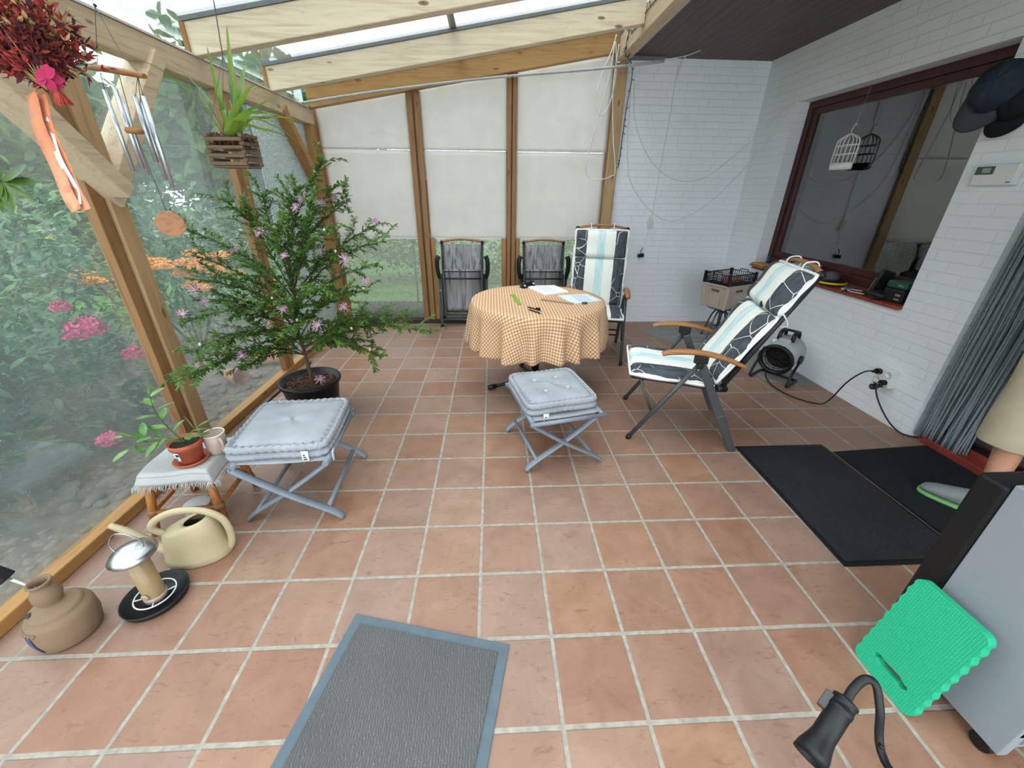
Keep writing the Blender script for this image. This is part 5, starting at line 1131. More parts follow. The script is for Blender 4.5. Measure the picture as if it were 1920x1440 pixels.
# ================================================================== hanging things
# ---- orchid in a slatted basket
t = thing('hanging_orchid', 'strap leaved orchid in a grey wooden slat basket hanging from a rafter', 'plant', (-.712, .530, 1.500), -.10)
q = MB(); bw, bd = .112, .070
for k in range(4):
    z = .008+k*.021
    for s in (-1, 1): q.box((0, s*bd/2, z), (bw, .012, .0095)); q.box((s*bw/2*.93, 0, z+.0105), (.012, bd*1.06, .0095))
for k in range(4): q.box((0, -bd/2+bd*(k+.5)/4, .0), (bw*.95, .013, .006))
q.build('slat_basket', 'basket', t, bevel=.0015)
q = MB()
for k in range(90): p = V((rnd(-.045, .04), rnd(-.025, .025), .055)); q.tube([p, p+V((rnd(-.03, .03), rnd(-.02, .02), rnd(.01, .035)))], .0028, 4)
q.build('bark_chips', 'bark', t)
q = MB()
hook = V((-.05, .20, .64)); hub = V((-.032, .10, .30))
for sx in (-1, 1):
    for sy in (-1, 1): q.tube([(sx*bw*.44, sy*bd*.44, .07), hub], .0011, 4)
q.tube([hub, V((-.05, .155, .50)), hook], .0016, 5); q.build('wire_hanger', 'wire', t)
lf = MB()
def strap(tip, base=None, W=.024, lift=.5, n=9, tw=0.0):
    b = V(base or (rnd(-.022, .022), rnd(-.012, .012), .07)); W *= .68; tip = V(tip); L = (tip-b).length
    mid = b.lerp(tip, .5)+V((0, 0, lift*L*.35)); pts = spline([b, b.lerp(mid, .55)+V((0, 0, .02)), mid, tip.lerp(mid, .4)+V((0, 0, lift*L*.08)), tip], 3); vs = []; m = len(pts)
    for i, p in enumerate(pts):
        f = i/(m-1); d = (pts[min(i+1, m-1)]-pts[max(i-1, 0)]).normalized(); sd = d.cross(V((tw, .35, 1))).normalized(); wd = W*(.55+.6*math.sin(PI*min(1, f*1.15+.12)))*(1-f**5)/2+.0006; nn = sd.cross(d)
        vs += [p-sd*wd+nn*wd*.35, p, p+sd*wd+nn*wd*.35]
    lf.add(vs, [(3*i+a, 3*i+a+1, 3*i+a+4, 3*i+a+3) for i in range(m-1) for a in (0, 1)], True)
Minv = (Matrix.Translation(t.location) @ Matrix.Rotation(-.10, 4, 'Z')).inverted()
for (px, py, D_, W, li) in ((425, 48, 1.20, .022, .1), (388, 88, 1.17, .02, .1), (262, 115, 1.08, .020, .45), (318, 112, 1.15, .013, .4), (462, 122, 1.25, .024, .25), (500, 168, 1.28, .026, .5), (532, 180, 1.22, .024, .35), (478, 160, 1.10, .024, .45), (560, 228, 1.25, .022, .45), (572, 282, 1.13, .022, .7), (520, 262, 1.05, .026, .4), (556, 236, 1.05, .020, .5), (450, 165, 1.2, .025, .15), (440, 130, 1.1, .020, .1), (585, 195, 1.3, .007, .3), (545, 262, 1.2, .024, .5), (410, 150, 1.2, .02, .1), (490, 200, 1.3, .024, .3), (470, 215, 1.05, .024, .3), (365, 165, 1.2, .014, .3)):
    strap(Minv @ S(px, py, D_), None, W, li)
lf.build('leaves', 'orchid', t)
# ---- wind chime
t = thing('wind_chime', 'metal tube wind chime with a wooden bar and octagonal wooden sail', 'wind chime', S(219, 134, .97)); l0 = t.location.copy()
def Q(px, py, D=.97): return S(px, py, D)-l0
bar_ = [Q(167, 127, .98), Q(190, 128, .975), Q(245, 137, .965), Q(271, 143, .96)]
MB().tube(bar_, [.006, .0095, .0095, .007], 12, flat=.8).build('top_bar', 'teakX', t)
tubes = [((195, 168), (243, 294), .98, .0050), ((215, 166), (264, 290), .955, .0055), ((250, 175), (286, 283), .985, .0050), ((268, 180), (318, 326), .955, .0050), ((228, 185), (268, 306), 1.0, .0045), ((262, 190), (300, 316), 1.0, .0045)]
st = MB()
for (a, b, D_, r) in tubes:
    ta = Q(*a, D_); L = (Q(*b, D_)-ta).length; tb = ta+V((.010, -.006, -1)).normalized()*L
    MB().tube([ta, tb], r, 14).build('chime_tube', 'tube', t); c = Q(188 if a[0] < 230 else 258, 136 if a[0] < 230 else 142, .968); st.tube([c, ta+V((0, 0, -.012))], .0008, 4)
sk = Q(252, 245, .965); MB().lathe([(0, -.006), (.017, -.006), (.019, 0), (.017, .006), (0, .006)], 20, sk).build('striker', 'teakX', t)
oc = Q(320, 420, .965); M8 = basis((1, .55, 0), (-.45, .82, .1))
o8 = MB().prism([(.031*math.cos(PI/8+k*PI/4), .031*math.sin(PI/8+k*PI/4)) for k in range(8)], -.003, .003, Matrix.Translation(oc) @ M8.to_4x4()); o8.build('wind_sail', 'teakX', t, bevel=.001)
st.tube([Q(222, 136), sk, oc+V((0, 0, .03))], .0008, 4)
hk = V((-.945, .363, RZ(-.945)+.0))-l0
kn = Q(230, 105, .975)
st.tube([Q(183, 124, .975), Q(178, 10, .975), hk], .0009, 4); st.tube([Q(262, 138, .962), kn, Q(180, 16, .975)], .0009, 4); st.tube([kn, Q(178, 12, .98)], .0009, 4)
st.build('cords', 'cord_d', t); MB().ball(Q(178, 10, .975), .004, 8, 5).build('hook_knot', 'blackm', t)
# ---- dried bouquet with ribbon
t = thing('dried_flower_bunch', 'bunch of dried red flowers with a dotted orange ribbon hanging top left', 'dried flowers', S(88, 168, .75)); l0 = t.location.copy()
nk_ = V((0, 0, 0)); upd = (S(20, 10, .77)-S(88, 168, .75)).normalized()
m1, m2, m3 = MB(), MB(), MB()
for k in range(1500):
    d = (upd*1.0+V((rnd(-.5, .45), rnd(-.5, .42), rnd(-.42, .42)))).normalized(); L = rnd(.04, .19); p = d*L; mm = (m1, m1, m2, m3)[k % 4] if L > .1 else (m3, m1)[k % 2]
    for j in range(3):
        e = (d*.8+V((rnd(-1, 1), rnd(-1, 1), rnd(-1, 1)))).normalized(); mm.leaf(p, e, V((rnd(-1, 1), rnd(-1, 1), 1)), rnd(.010, .024), rnd(.004, .009), rnd(-.3, .3))
st = MB()
for k in range(40):
    d = (upd+V((rnd(-.45, .45), rnd(-.45, .45), rnd(-.4, .4)))).normalized(); st.tube([V((0, 0, 0)), d*.15], .0009, 4)
m1.build('red_blooms', 'dried', t); m2.build('straw_blooms', 'dried2', t); m3.build('maroon_blooms', 'dried3', t); st.build('stalks', 'dried2', t)
q = MB(); c = S(99, 150, .73)-l0
for k in range(9): q.leaf(c+V((-.01, 0, .004)), (math.cos(k*.7), rnd(-.4, .4), math.sin(k*.7)), (0, -1, .2), .022, .02, .4, 4)
q.build('rose', 'rose', t)
q = MB()
for k in range(16): a = k*2.4; q.leaf(S(111, 182, .735)-l0+V((0, 0, .012)), (math.cos(a)*.5, math.sin(a)*.5, -1), (0, -1, 0), .028, .009, .3)
q.build('seed_cone', 'dried', t)
rb = [S(60, 172, .75)-l0, S(75, 220, .745)-l0, S(98, 285, .74)-l0, S(128, 350, .735)-l0, S(147, 392, .73)-l0]
def ribbon(name, off, mt, w0, w1, pts):
    pts = spline(pts, 6); n = len(pts); vs = []; cr = V(fw).cross((pts[-1]-pts[0])).normalized()
    for i, p in enumerate(pts):
        ww = w0+(w1-w0)*i/(n-1); s_ = cr+fw*.12*math.sin(.25*i+off)
        vs += [p-s_*ww/2+cr*off*.006+fw*.002*math.sin(i*.6), p+s_*ww/2+cr*off*.006+fw*.003*math.sin(i*.5+1)]
    MB().add(vs, [(2*i, 2*i+1, 2*i+3, 2*i+2) for i in range(n-1)], True).build(name, mt, t, solid=.0008)
ribbon('ribbon_tail', .9, 'ribbon', .026, .020, rb)
ribbon('ribbon_tail', -.9, 'ribbon', .020, .016, [p+fw*.008 for p in rb])
ribbon('ribbon_lining', -1.0, 'ribbonw', .007, .014, [p+fw*.004 for p in rb[1:-1]]+[S(143, 388, .735)-l0])
tp_ = V((l0.x-.02, .345, RZ(l0.x-.02)+.0))-l0
MB().tube([V((0, 0, 0)), upd*.12+V((.0, .02, .03)), tp_], .0012, 4).build('hanging_string', 'cord_d', t)
# ---- hanging plant, mostly outside the left edge
hp = S(-150, 330, .80)
t = thing('hanging_plant', 'dark green broad leaves hanging in at the left edge of the view', 'plant', hp)
MB().lathe([(0, -.10), (.045, -.10), (.065, -.005), (.070, 0), (.062, 0), (.055, -.02), (0, -.02)], 24).build('pot', 'terra', t)
q = MB()
ce = S(2, 340, .78)-hp
MB().tube(spline([V((0, 0, -.02)), V((0, 0, .02))+ce*.3, ce], 5), .003, 6).build('stem', 'twig', t)
for (px, py, W) in ((48, 308, .030), (74, 340, .022), (25, 395, .026), (70, 378, .010), (-25, 300, .03), (-20, 390, .03), (5, 400, .02), (-50, 350, .03)):
    tip = S(px, py, .775)-hp; q.leaf(ce, tip-ce, -fw+V((0, 0, .4)), (tip-ce).length, W, .02, 4)
for k in range(14): a = k*2.4; q.leaf(V((0, 0, -.01)), (math.cos(a), math.sin(a), .5), (0, 0, 1), .10, .03, .4, 4)
q.build('leaves', 'sprig', t)
q = MB(); top = V((hp.x, hp.y, 0)); 
for k in range(3): a = k*2.1; q.tube([(.066*math.cos(a), .066*math.sin(a), 0), (0, 0, .2)], .001, 4)
ry = min(RY, key=lambda y: abs(y+.037-hp.y)); q.tube([(0, 0, .2), (0, ry+.037-hp.y, RZ(hp.x)-hp.z)], .001, 4); q.build('hanger', 'cord_d', t)

# ================================================================== flowering shrub in the black pot
PXc, PYc = -1.228, 1.665
t = thing('flowering_shrub', 'fine leaved shrub with pink powder puff flowers in a black pot on the tiles', 'plant', (PXc, PYc, 0))
l0 = t.location.copy()
p = MB().lathe([(0, 0), (.155, 0), (.185, .21), (.198, .214), (.203, .232), (.197, .243), (.186, .238), (.176, .20), (0, .195)], 44).build('pot', 'black', t)
MB().lathe([(0, .204), (.10, .202), (.178, .198)], 28, cap=False).build('mulch_bed', 'bark', p)
q = MB()
for k in range(230): a = rnd(0, 6.28); r = .17*rnd(0, 1)**.5; q.box((r*math.cos(a), r*math.sin(a), .207+rnd(0, .008)), (rnd(.012, .03), rnd(.005, .011), .004), Euler((rnd(-.4, .4), rnd(-.4, .4), rnd(0, 3))).to_matrix())
q.build('bark_mulch', 'bark', p)
tr_, lv = MB(), MB()
TRK = spline([(.01, .0, .19), (.012, -.01, .40), (-.005, .0, .60), (.02, .01, .80), (.0, .02, 1.0)], 10)
tr_.tube(TRK, [.0135-.008*i/(len(TRK)-1) for i in range(len(TRK))], 8)
def leaflets(pts, dens, L, W, droop=.2, start=.12):
    n = len(pts); tot = sum((pts[i+1]-pts[i]).length for i in range(n-1)); cnt = max(3, int(tot/dens))
    for k in range(cnt):
        f = start+(1-start)*(k+rnd(0, .6))/cnt; x = min(f, .999)*(n-1); i = int(x); p = pts[i].lerp(pts[i+1], x-i); d = (pts[i+1]-pts[i]).normalized()
        sd = d.cross(V((rnd(-.5, .5), rnd(-.5, .5), 1))).normalized()
        for s in (-1, 1):
            dd = d*.75+sd*s*.8+V((rnd(-.25, .25), rnd(-.25, .25), rnd(-.35, .35))); lv.leaf(p, dd, V((rnd(-.4, .4), rnd(-.4, .4), 1)), L*rnd(.65, 1.2)*(1-.35*f), W*rnd(.8, 1.2), rnd(0, droop))
tips = [(605, 300, 1.66), (655, 375, 1.80), (628, 350, 1.70), (700, 425, 1.72), (722, 452, 1.60), (808, 622, 1.60), (715, 668, 1.50), (770, 600, 1.75), (690, 500, 1.9), (690, 545, 1.55), (735, 590, 1.60), (540, 372, 1.75), (490, 362, 1.70), (462, 385, 1.60), (415, 372, 1.55), (352, 430, 1.45), (365, 480, 1.40), (340, 520, 1.33), (335, 560, 1.30), (395, 545, 1.50), (345, 600, 1.15), (352, 660, 1.05), (372, 700, .98), (322, 715, .93), (410, 640, 1.25), (440, 590, 1.45), (455, 690, 1.20), (560, 352, 1.55), (585, 372, 1.45), (520, 420, 1.35), (620, 430, 1.40), (640, 560, 1.35), (560, 560, 1.25), (500, 560, 1.25), (470, 500, 1.35), (600, 480, 1.9), (665, 620, 1.35), (420, 520, 1.6), (520, 640, 1.30), (650, 470, 1.55), (700, 640, 1.75), (430, 470, 1.75), (560, 610, 1.2), (610, 640, 1.25), (570, 440, 1.75), (680, 590, 1.9), (480, 620, 1.5), (600, 545, 1.2)]
def toY(px, py, y):
    d = rt2*((px-960)/F_PX)-up2*((py-PPY)/F_PX)+fw; return CAM+d*((y-CAM.y)/d.y)
endpts = []
for (px, py, y) in tips:
    e = toY(px, py, y)
    if e.x < XL+.07: e = e.lerp(V((PXc, PYc, .8)), min(1, (XL+.07-e.x)/(PXc-e.x)))
    e = e-l0; hh = max(.42, min(.95, e.z*.55+.15+rnd(-.14, .08))); i = min(range(len(TRK)), key=lambda j: abs(TRK[j].z-hh)); b = TRK[i]
    L = (e-b).length; m1_ = b.lerp(e, .33)+V((rnd(-.03, .03), rnd(-.03, .03), .10*L)); m2_ = b.lerp(e, .7)+V((rnd(-.03, .03), rnd(-.03, .03), .08*L))
    pts = spline([b, m1_, m2_, e], 7); tr_.tube(pts, [.0045-.0033*k/(len(pts)-1) for k in range(len(pts))], 6)
    leaflets(pts, .0115, .050, .0130, .3, .22); endpts.append((pts[-1], (pts[-1]-pts[-3]).normalized()))
    nt = int(4+L*15)
    for k in range(nt):
        f = .25+.72*(k+rnd(0, .8))/nt; x = min(f, .98)*(len(pts)-1); i = int(x); p = pts[i].lerp(pts[i+1], x-i); d = (pts[i+1]-pts[i]).normalized()
        s = d.cross(V((rnd(-.7, .7), rnd(-.7, .7), rnd(.3, 1)))).normalized()*(1 if k % 2 else -1); ll = rnd(.06, .15)
        tip = p+(d*.7+s*.8+V((0, 0, rnd(-.1, .35)))).normalized()*ll
        if tip.x+l0.x < XL+.04: continue
        tw = spline([p, p.lerp(tip, .5)+V((0, 0, .012)), tip], 3); tr_.tube(tw, .0014, 4); leaflets(tw, .0105, .044, .0120, .3, .15)
tr_.build('branches', 'twig', t); lv.build('foliage', 'lvar', t)
def puff(c, d, r, openness=1.0):
    a, b_ = MB(), MB(); d = V(d).normalized()
    for k in range(46):
        e = (d*rnd(.15, 1.0)+V((rnd(-1, 1), rnd(-1, 1), rnd(-1, 1)))*openness).normalized(); L = r*rnd(.75, 1.1); k1 = c+e*L*.45
        b_.tube([c, k1], [.0013, .0010], 3, False); a.tube([k1, c+e*L-V((0, 0, .1*r))], [.0012, .0015], 3, False)
    o = a.build('flower', 'puff', t); b_.build('stamens', 'puffw', o)
for (px, py, y, r) in ((570, 372, 1.55, .036), (600, 382, 1.62, .036), (630, 375, 1.75, .034), (555, 390, 1.55, .030), (488, 436, 1.42, .034), (648, 488, 1.42, .045), (705, 415, 1.72, .026), (686, 528, 1.50, .028), (530, 582, 1.20, .036), (598, 610, 1.22, .040), (366, 545, 1.28, .036), (345, 590, 1.15, .032), (376, 688, 1.02, .034), (645, 576, 1.35, .03), (600, 712, 1.45, .040), (535, 480, 1.35, .024), (440, 470, 1.5, .026), (385, 565, 1.35, .028), (455, 668, 1.22, .034), (600, 470, 1.6, .024)):
    c = toY(px, py, y)
    if c.x < XL+.05: c.x = XL+.05
    if c.z < .24 and (c-V((PXc, PYc, c.z))).length < .2: c.z = .235
    puff(c-l0, (rnd(-.3, .3), -.5, 1), r)
for k in range(16):
    e, d = endpts[(k*3) % len(endpts)]; MB().ball(e-d*rnd(.02, .12)+V((0, 0, .012)), .008, 7, 5, (1, 1, 1.3)).build('flower_bud', 'bud', t)

# ================================================================== person at the house door
fcx, fcy = -.514, .857; lx, ly = -.857, -.514
t = thing('person', 'person in khaki shorts and grey shoes standing at the house door, right edge', 'person', (2.450-.19*lx, .530-.19*ly, .008), math.atan2(fcy, fcx)+PI/2)
bm = bmesh.new(); sk = bm.verts.layers.skin.verify(); VX = {}
def vx(n, p, r, root=False):
    v = bm.verts.new(p); v[sk].radius = (r, r) if not isinstance(r, tuple) else r; v[sk].use_root = root; VX[n] = v
def ed_(*ns):
    for a, b in zip(ns, ns[1:]): bm.edges.new((VX[a], VX[b]))
vx('pelvis', (0, .01, .93), (.125, .105), True); vx('waist', (0, .0, 1.08), (.120, .095)); vx('chest', (0, .01, 1.28), (.135, .105)); vx('uchest', (0, .015, 1.40), (.10, .08)); vx('neck', (0, .0, 1.49), .052); vx('jaw', (0, -.022, 1.555), (.060, .066)); vx('head', (0, -.012, 1.63), (.076, .090)); vx('crown', (0, -.004, 1.70), (.062, .072))
ed_('pelvis', 'waist', 'chest', 'uchest', 'neck', 'jaw', 'head', 'crown')
for s, c in ((1, 'L'), (-1, 'R')):
    fx, fy = (.19, 0) if s > 0 else (-.27, .30); fz = 0 if s > 0 else .066
    vx('hip'+c, (s*.09, .01, .86), .088); vx('thigh'+c, (s*.115, .0+fy*.3, .68), .075); vx('knee'+c, (fx*.62, -.02+fy*.55, .485+fz*.7), .054); vx('calf'+c, (fx*.74, .012+fy*.75, .34+fz), .053); vx('shin'+c, (fx*.90, .020+fy*.9, .19+fz), .040); vx('ankle'+c, (fx, .025+fy, .085+fz), .034); vx('foot'+c, (fx, -.06+fy, .040+fz), (.030, .022)); vx('toes'+c, (fx, -.125+fy, .030+fz), (.026, .014))
    ed_('pelvis', 'hip'+c, 'thigh'+c, 'knee'+c, 'calf'+c, 'shin'+c, 'ankle'+c, 'foot'+c, 'toes'+c)
    vx('sh'+c, (s*.17, .015, 1.40), .056); vx('ua'+c, (s*.205, .02, 1.27), .047); vx('el'+c, (s*.250, .10, 1.13), .038); vx('fa'+c, (s*.185, .165, 1.05), .034); vx('wr'+c, (s*.095, .205, .985), .026)
    hz = .022 if s > 0 else -.022; hv = V((-s*.96, .10, -.10)).normalized(); pc = V((s*.055, .212+.03*(s > 0), .965+hz)); ac = V((0, 0, 1))
    vx('palm'+c, pc, (.020, .034)); vx('kn'+c, pc+hv*.038, (.014, .034)); ed_('uchest', 'sh'+c, 'ua'+c, 'el'+c, 'fa'+c, 'wr'+c, 'palm'+c, 'kn'+c)
    for k, (dz, L) in enumerate(((.030, .065), (.010, .075), (-.010, .070), (-.028, .054))):
        b0 = pc+hv*.056+ac*dz; vx('f%d'%k+c, b0, .0095); vx('g%d'%k+c, b0+hv*L*.5+V((0, -.006, 0)), .0088); vx('h%d'%k+c, b0+hv*L*.9+V((0, -.020, 0)), .0078); ed_('kn'+c, 'f%d'%k+c, 'g%d'%k+c, 'h%d'%k+c)
    vx('t1'+c, pc+hv*.008+V((0, .012, .036)), .012); vx('t2'+c, pc+hv*.034+V((0, .018, .052)), .010); vx('t3'+c, pc+hv*.058+V((0, .018, .056)), .0085); ed_('palm'+c, 't1'+c, 't2'+c, 't3'+c)
me = D.meshes.new('body'); bm.to_mesh(me); bm.free(); me.materials.append(MAT['skin'])
o = D.objects.new('body', me); COL.objects.link(o); o.parent = t
q = o.modifiers.new('skin', 'SKIN'); q.use_smooth_shade = True; q = o.modifiers.new('sub', 'SUBSURF'); q.levels = q.render_levels = 2
def ring_loft(name, rings, mt, seg=28, solid=.004):
    m = MB(); vs = []
    for (c, rx, ry) in rings:
        for i in range(seg): a = 2*PI*i/seg; k = 1+.02*math.sin(7*a+c[2]*20); vs.append((c[0]+rx*k*math.cos(a), c[1]+ry*k*math.sin(a), c[2]))
    m.add(vs, [(j*seg+i, j*seg+(i+1) % seg, (j+1)*seg+(i+1) % seg, (j+1)*seg+i) for j in range(len(rings)-1) for i in range(seg)], True); return m.build(name, mt, t, solid=solid)
m_ = ring_loft('shorts', [((0, .01, .80), .190, .135), ((0, .01, .90), .178, .132), ((0, .01, 1.0), .160, .125), ((0, .01, 1.04), .157, .122)], 'khaki')
for s, fx, fy in ((1, .126, 0), (-1, -.175, .19)): ring_loft('shorts_leg', [((fx, .0+fy, .372), .092, .106), ((fx*.99, .0+fy, .378), .094, .108), ((fx*.95, -.005+fy*.8, .50), .094, .104), ((fx*.88, .003+fy*.4, .68), .100, .108), ((s*.095, .008, .83), .10, .120)], 'khaki')
ring_loft('shirt', [((0, .01, .97), .170, .130), ((0, .005, 1.10), .158, .122), ((0, .01, 1.28), .178, .132), ((0, .014, 1.40), .165, .112), ((0, .01, 1.46), .095, .080), ((0, .0, 1.485), .068, .066)], 'shirt')
for s in (-1, 1):
    MB().tube([(s*.12, .012, 1.41), (s*.172, .015, 1.40), (s*.207, .02, 1.27), (s*.232, .066, 1.18)], [.075, .074, .064, .060], 16, cap=False).build('sleeve', 'shirt', t, solid=.003)
    fx, fy, fz = (.19, 0, 0) if s > 0 else (-.27, .30, .066)
    m = MB(); vs = []; sec = [(-.182, .010, .004, .022), (-.172, .030, .006, .040), (-.14, .043, .010, .055), (-.08, .046, .014, .075), (-.02, .042, .016, .098), (.04, .038, .018, .112), (.075, .034, .018, .108), (.092, .018, .018, .09)]; sec = [(y_, w_*1.08, a_, b_*1.12) for y_, w_, a_, b_ in sec]
    for (y, w, zl, zh) in sec:
        for i in range(20): a = 2*PI*i/20; vs.append((fx+w*math.copysign(abs(math.cos(a))**.8, math.cos(a)), y+fy, fz+.016+(zh-.016)*.5*(1+math.sin(a))))
    m.add(vs, [(j*20+i, j*20+(i+1) % 20, (j+1)*20+(i+1) % 20, (j+1)*20+i) for j in range(len(sec)-1) for i in range(20)]+[tuple(range(19, -1, -1)), tuple(range((len(sec)-1)*20, len(sec)*20))], True); sh_ = m.build('shoe', 'shoe', t)
    m = MB(); vs = []
    for z, k in ((0, .94), (.008, 1.01), (.014, 1.0)):
        for (y, w, zl, zh) in sec: vs.append((fx-w*k, y*1.02+fy, z+fz))
        for (y, w, zl, zh) in reversed(sec): vs.append((fx+w*k, y*1.02+fy, z+fz))
    n = 2*len(sec); m.add(vs, [tuple(reversed(range(n)))]+[(j*n+i, j*n+(i+1) % n, (j+1)*n+(i+1) % n, (j+1)*n+i) for j in range(2) for i in range(n)]+[tuple(range(2*n, 3*n))]); m.build('sole', 'sole', sh_)
q = MB(); q.grid(20, 10, lambda u, v: V((.086*math.cos(2*PI*u)*math.cos(v*PI/2), .012+.098*math.sin(2*PI*u)*math.cos(v*PI/2), 1.645+.11*math.sin(v*PI/2)+.02*math.sin(2*PI*u)))); q.build('hair', 'hair', t, solid=.006)
q = MB(); q.tube([(0, -.098, 1.625), (0, -.115, 1.598), (0, -.100, 1.588)], [.008, .013, .009], 8)
q.build('nose', 'skin', t); q = MB(); q.ball((.031, -.088, 1.628), .011, 10, 6); q.ball((-.031, -.088, 1.628), .011, 10, 6); q.build('eyes', 'white', t); q = MB(); q.tube([(-.022, -.084, 1.560), (0, -.092, 1.557), (.022, -.084, 1.560)], .005, 6); q.build('mouth', 'rose', t)
for s in (-1, 1): MB().ball((s*.079, .0, 1.615), .026, 10, 6, (.35, .8, 1.2)).build('ear', 'skin', t)

# ================================================================== garden outside
GZ = -.07
m = MB(); m.box2((-40, -25, GZ-.1), (-1.74, 40, GZ)); o = m.build('ground', 'lawn'); o['kind'] = 'structure'
m = MB(); m.box2((-1.74, 3.82, GZ-.1), (30, 40, GZ)); o = m.build('ground_back', 'lawn'); o['kind'] = 'structure'
m = MB(); m.box2((-4.2, -3, GZ-.05), (-1.74, 4.4, GZ+.012)); struct(m.build('ground_bed', 'soilg'))
m = MB()
for k in range(1500):
    x = -1.78-abs(random.gauss(0, .30)); y = rnd(-.6, 3.9); r = rnd(.010, .026) if k % 11 else rnd(.026, .05); M = Euler((rnd(-.4, .4), rnd(-.4, .4), rnd(0, 3))).to_matrix()
    m.ball((x, y, GZ+r*.3), r, 8, 5, (1.25, .95, .6), M)
o = m.build('pebbles', 'stone'); tag(o, 'grey pebbles and stones strewn along the outside foot of the left glass wall', 'pebbles', None, 'stuff')
def bush(name, label, c, R, n, L, W, mt, flowers=None, cat='shrub', group=None, stems=True, top=.0):
    t = thing(name, label, cat, (c[0], c[1], GZ), 0, group); lf = MB()
    for k in range(n):
        d = V((random.gauss(0, 1), random.gauss(0, 1), random.gauss(0, 1))).normalized(); rr = rnd(.55, 1.0); wob = 1+.18*math.sin(5*d.x+3*d.y*2+c[0]*7)+.12*math.sin(9*d.z+4*d.x)
        p = V((d.x*R[0]*rr*wob, d.y*R[1]*rr*wob, R[2]*1.02+d.z*R[2]*rr*wob))
        if p.z < .03: continue
        lf.leaf(p, d*.6+V((rnd(-1, 1), rnd(-1, 1), rnd(-.4, .8))), V((rnd(-.5, .5), rnd(-.5, .5), 1)), L*rnd(.6, 1.2), W*rnd(.7, 1.2), rnd(0, .5))
    lf.build('foliage', mt, t)
    st = MB()
    for k in range(7): a = k*.9; st.tube(spline([(.05*math.cos(a), .05*math.sin(a), 0), (R[0]*.3*math.cos(a), R[1]*.3*math.sin(a), R[2]*.7), (R[0]*.6*math.cos(a), R[1]*.6*math.sin(a), R[2]*1.5)], 4), .008, 5)
    st.build('stems', 'trunk', t)
    for (fc_, fr, fm, pn) in flowers or ():
        f = MB(); fp = V(fc_)-t.location
        for k in range(pn):
            d = V((random.gauss(0, 1), random.gauss(0, 1), abs(random.gauss(0, 1)))).normalized(); p = fp+V((d.x*fr[0], d.y*fr[1], d.z*fr[2]))*rnd(.5, 1)
            for j in range(4): a = j*PI/2+rnd(0, 1); f.leaf(p, d*.5+V((math.cos(a)*.7, math.sin(a)*.7, rnd(-.2, .7))), d, .022*(fr[0]/.07)**.3, .014*(fr[0]/.07)**.3, .2)
        f.build('flower_head', fm, t)
    return t
bush('phlox_bush', 'leafy bush with magenta flower heads just outside the left glass wall', (-2.55, 1.35), (.36, .46, .42), 1500, .09, .036, 'bush1', [((-2.18, 1.30, .70), (.085, .095, .085), 'phlox', 210), ((-2.22, 1.26, .85), (.035, .04, .045), 'phlox', 60), ((-2.15, 1.47, .49), (.055, .065, .065), 'phlox', 110), ((-2.0, .98, .20), (.05, .045, .05), 'phlox', 80)])
bush('garden_bush', 'dark leafy bush outside the glass at the left edge of the view', (-2.75, .55), (.48, .50, .40), 1700, .10, .042, 'bush1')
bush('garden_bush', 'paler leafy bush standing behind the magenta flowers', (-3.35, 1.55), (.60, .65, .52), 1500, .11, .042, 'bush2')
bush('orange_flower_bush', 'low bush covered with orange yellow flower heads behind the potted shrub', (-3.05, 3.15), (.62, .66, .43), 1100, .08, .02, 'bush2', [((-2.98+rnd(-.5, .5), 3.05+rnd(-.55, .55), .72+rnd(-.1, .14)), (.085, .085, .055), 'orangef', 75) for k in range(32)])
bush('garden_bush', 'tall dark bush left of the orange flowers', (-3.7, 2.4), (.65, .62, .62), 1200, .11, .04, 'bush1')
bush('garden_bush', 'grey green bush with yellow dots far left beyond the dark bush', (-4.4, .9), (.95, .9, .72), 1500, .12, .045, 'bush2', [((-3.75, 1.05, 1.22), (.03, .03, .03), 'yellowf', 30), ((-3.9, .70, 1.35), (.09, .07, .05), 'orangef', 50), ((-3.6, 1.5, 1.05), (.035, .035, .03), 'yellowf', 24)])
bush('garden_bush', 'mid green bush behind the tall dark bush', (-5.2, 3.2), (1.1, 1.0, .80), 1500, .13, .05, 'bush2', [((-4.6, 3.0, 1.2), (.04, .04, .03), 'yellowf', 24), ((-4.5, 3.6, .95), (.04, .04, .03), 'yellowf', 24)])
bush('garden_bush', 'dark bush behind the orange flower bush', (-4.0, 4.6), (.9, .8, .70), 1300, .13, .05, 'bush1')
bush('garden_bush', 'broad bush filling the view left of the thick post', (-6.0, 1.2), (1.3, 1.4, 1.0), 1700, .16, .06, 'bush1')
bush('garden_bush', 'bush outside behind the far corner post', (-2.9, 5.6), (.7, .6, .5), 900, .13, .05, 'bush2')
bush('garden_bush', 'far bush on the lawn behind the wind chime', (-7.4, 5.6), (1.3, 1.3, .85), 1300, .18, .07, 'bush2')
bush('garden_bush', 'far bush on the lawn behind the hanging orchid', (-5.8, 7.6), (1.3, 1.2, .80), 1300, .18, .07, 'bush1')
bush('garden_bush', 'far bush on the lawn beyond the left edge post', (-8.2, 3.6), (1.3, 1.2, .90), 1300, .18, .07, 'bush1')
bush('clipped_hedge', 'clipped green hedge outside the patterned glass under the blinds', (-.2, 6.6), (3.0, .55, .62), 3600, .13, .06, 'hedge', cat='hedge')
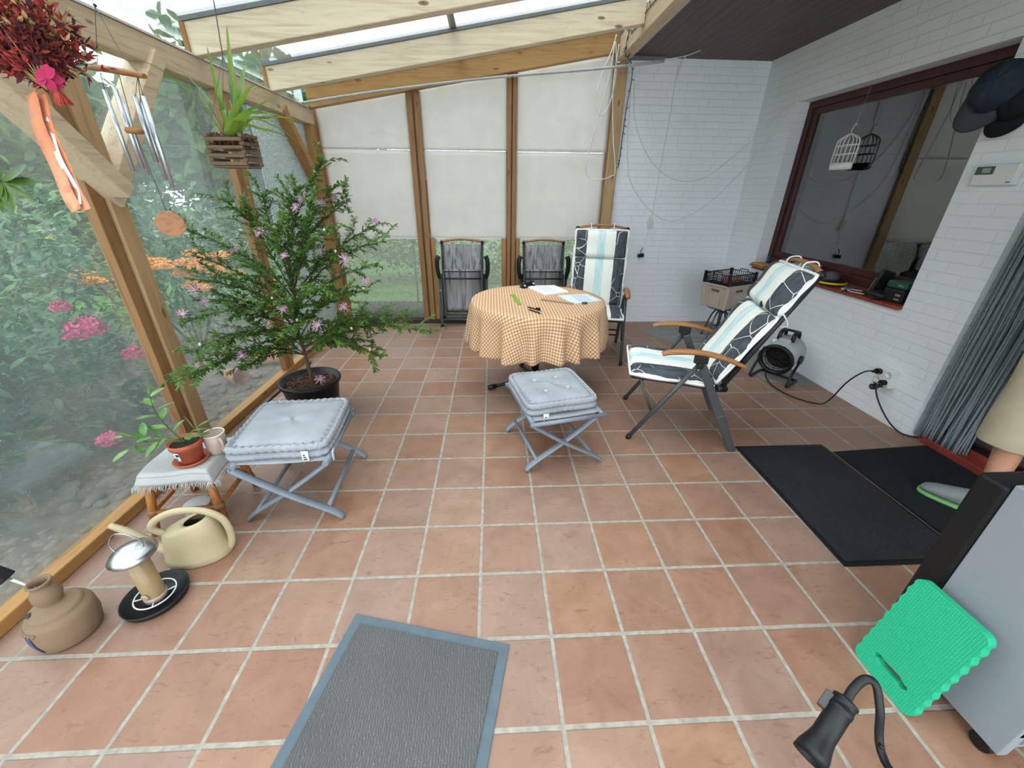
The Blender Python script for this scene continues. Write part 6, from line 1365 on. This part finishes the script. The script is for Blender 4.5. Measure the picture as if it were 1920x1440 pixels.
for (x, y, rz, L, lb) in ((-2.08, 2.62, .5, .24, 'terracotta flowerpot lying on its side on the pebbles outside the glass'), (-2.13, 2.22, -.2, .14, 'smaller pinkish flowerpot lying on the pebbles nearer the thick post')):
    t = thing('flowerpot', lb, 'flowerpot', (x, y, GZ+.075), rz); M = Matrix.Rotation(PI/2, 3, 'Y') @ Matrix.Rotation(.1, 3, 'X')
    MB().lathe([(0, -L/2), (.050, -L/2), (.072, L/2-.03), (.080, L/2-.03), (.080, L/2), (.070, L/2), (.045, -L/2+.01), (0, -L/2+.01)], 26, (0, 0, 0), M).build('pot', 'salmon', t)
t = thing('garden_tree', 'distant tree with a rounded crown seen over the wall plate', 'tree', (-10.6, 10.4, GZ), 0, 'trees behind the garden'); lf = MB()
for k in range(4200):
    d = V((random.gauss(0, 1), random.gauss(0, 1), random.gauss(0, 1))).normalized(); wob = 1+.22*math.sin(4*d.x+6*d.y)+.15*math.sin(11*d.z+7*d.y); p = V((d.x*2.1, d.y*2.1, 2.0*d.z))*rnd(.45, 1)*wob+V((0, 0, 2.7))
    lf.leaf(p, (rnd(-1, 1), rnd(-1, 1), rnd(-1, 1)), (rnd(-1, 1), rnd(-1, 1), 1), rnd(.26, .50), rnd(.14, .26), .2)
lf.build('crown', 'tree', t); MB().tube([(0, 0, 0), (.05, 0, 1.2), (0, .05, 2.6)], [.16, .13, .07], 10).build('trunk', 'trunk', t)
tree0 = t
for (x, y, s, lb) in ((-4.3, 11.2, .72, 'small tree right of the far corner post, seen above the orchid basket'), (-6.0, 10.2, .95, 'tree seen through the roof glass between the two nearest rafters'), (-8.6, 8.4, .74, 'lower tree crown in the gap behind the wind chime'), (-11.6, 6.4, .82, 'dark tree left of the wind chime behind the bushes'), (-11.4, 3.4, .95, 'broad tree behind the thick post'), (-11.8, .2, .92, 'tree behind the garden bushes at the left edge'), (-15.5, 13.5, 1.35, 'tallest tree crown behind the other garden trees'), (-18.0, 6.0, 1.2, 'far tree at the end of the garden behind the dark tree'), (-12.5, -3.6, 1.0, 'tree outside far to the left of the frame')):
    c = copy_tree(tree0); c.location = (x, y, GZ); c.scale = (s, s, s); c.rotation_euler = (0, 0, x*1.7); c['label'] = lb
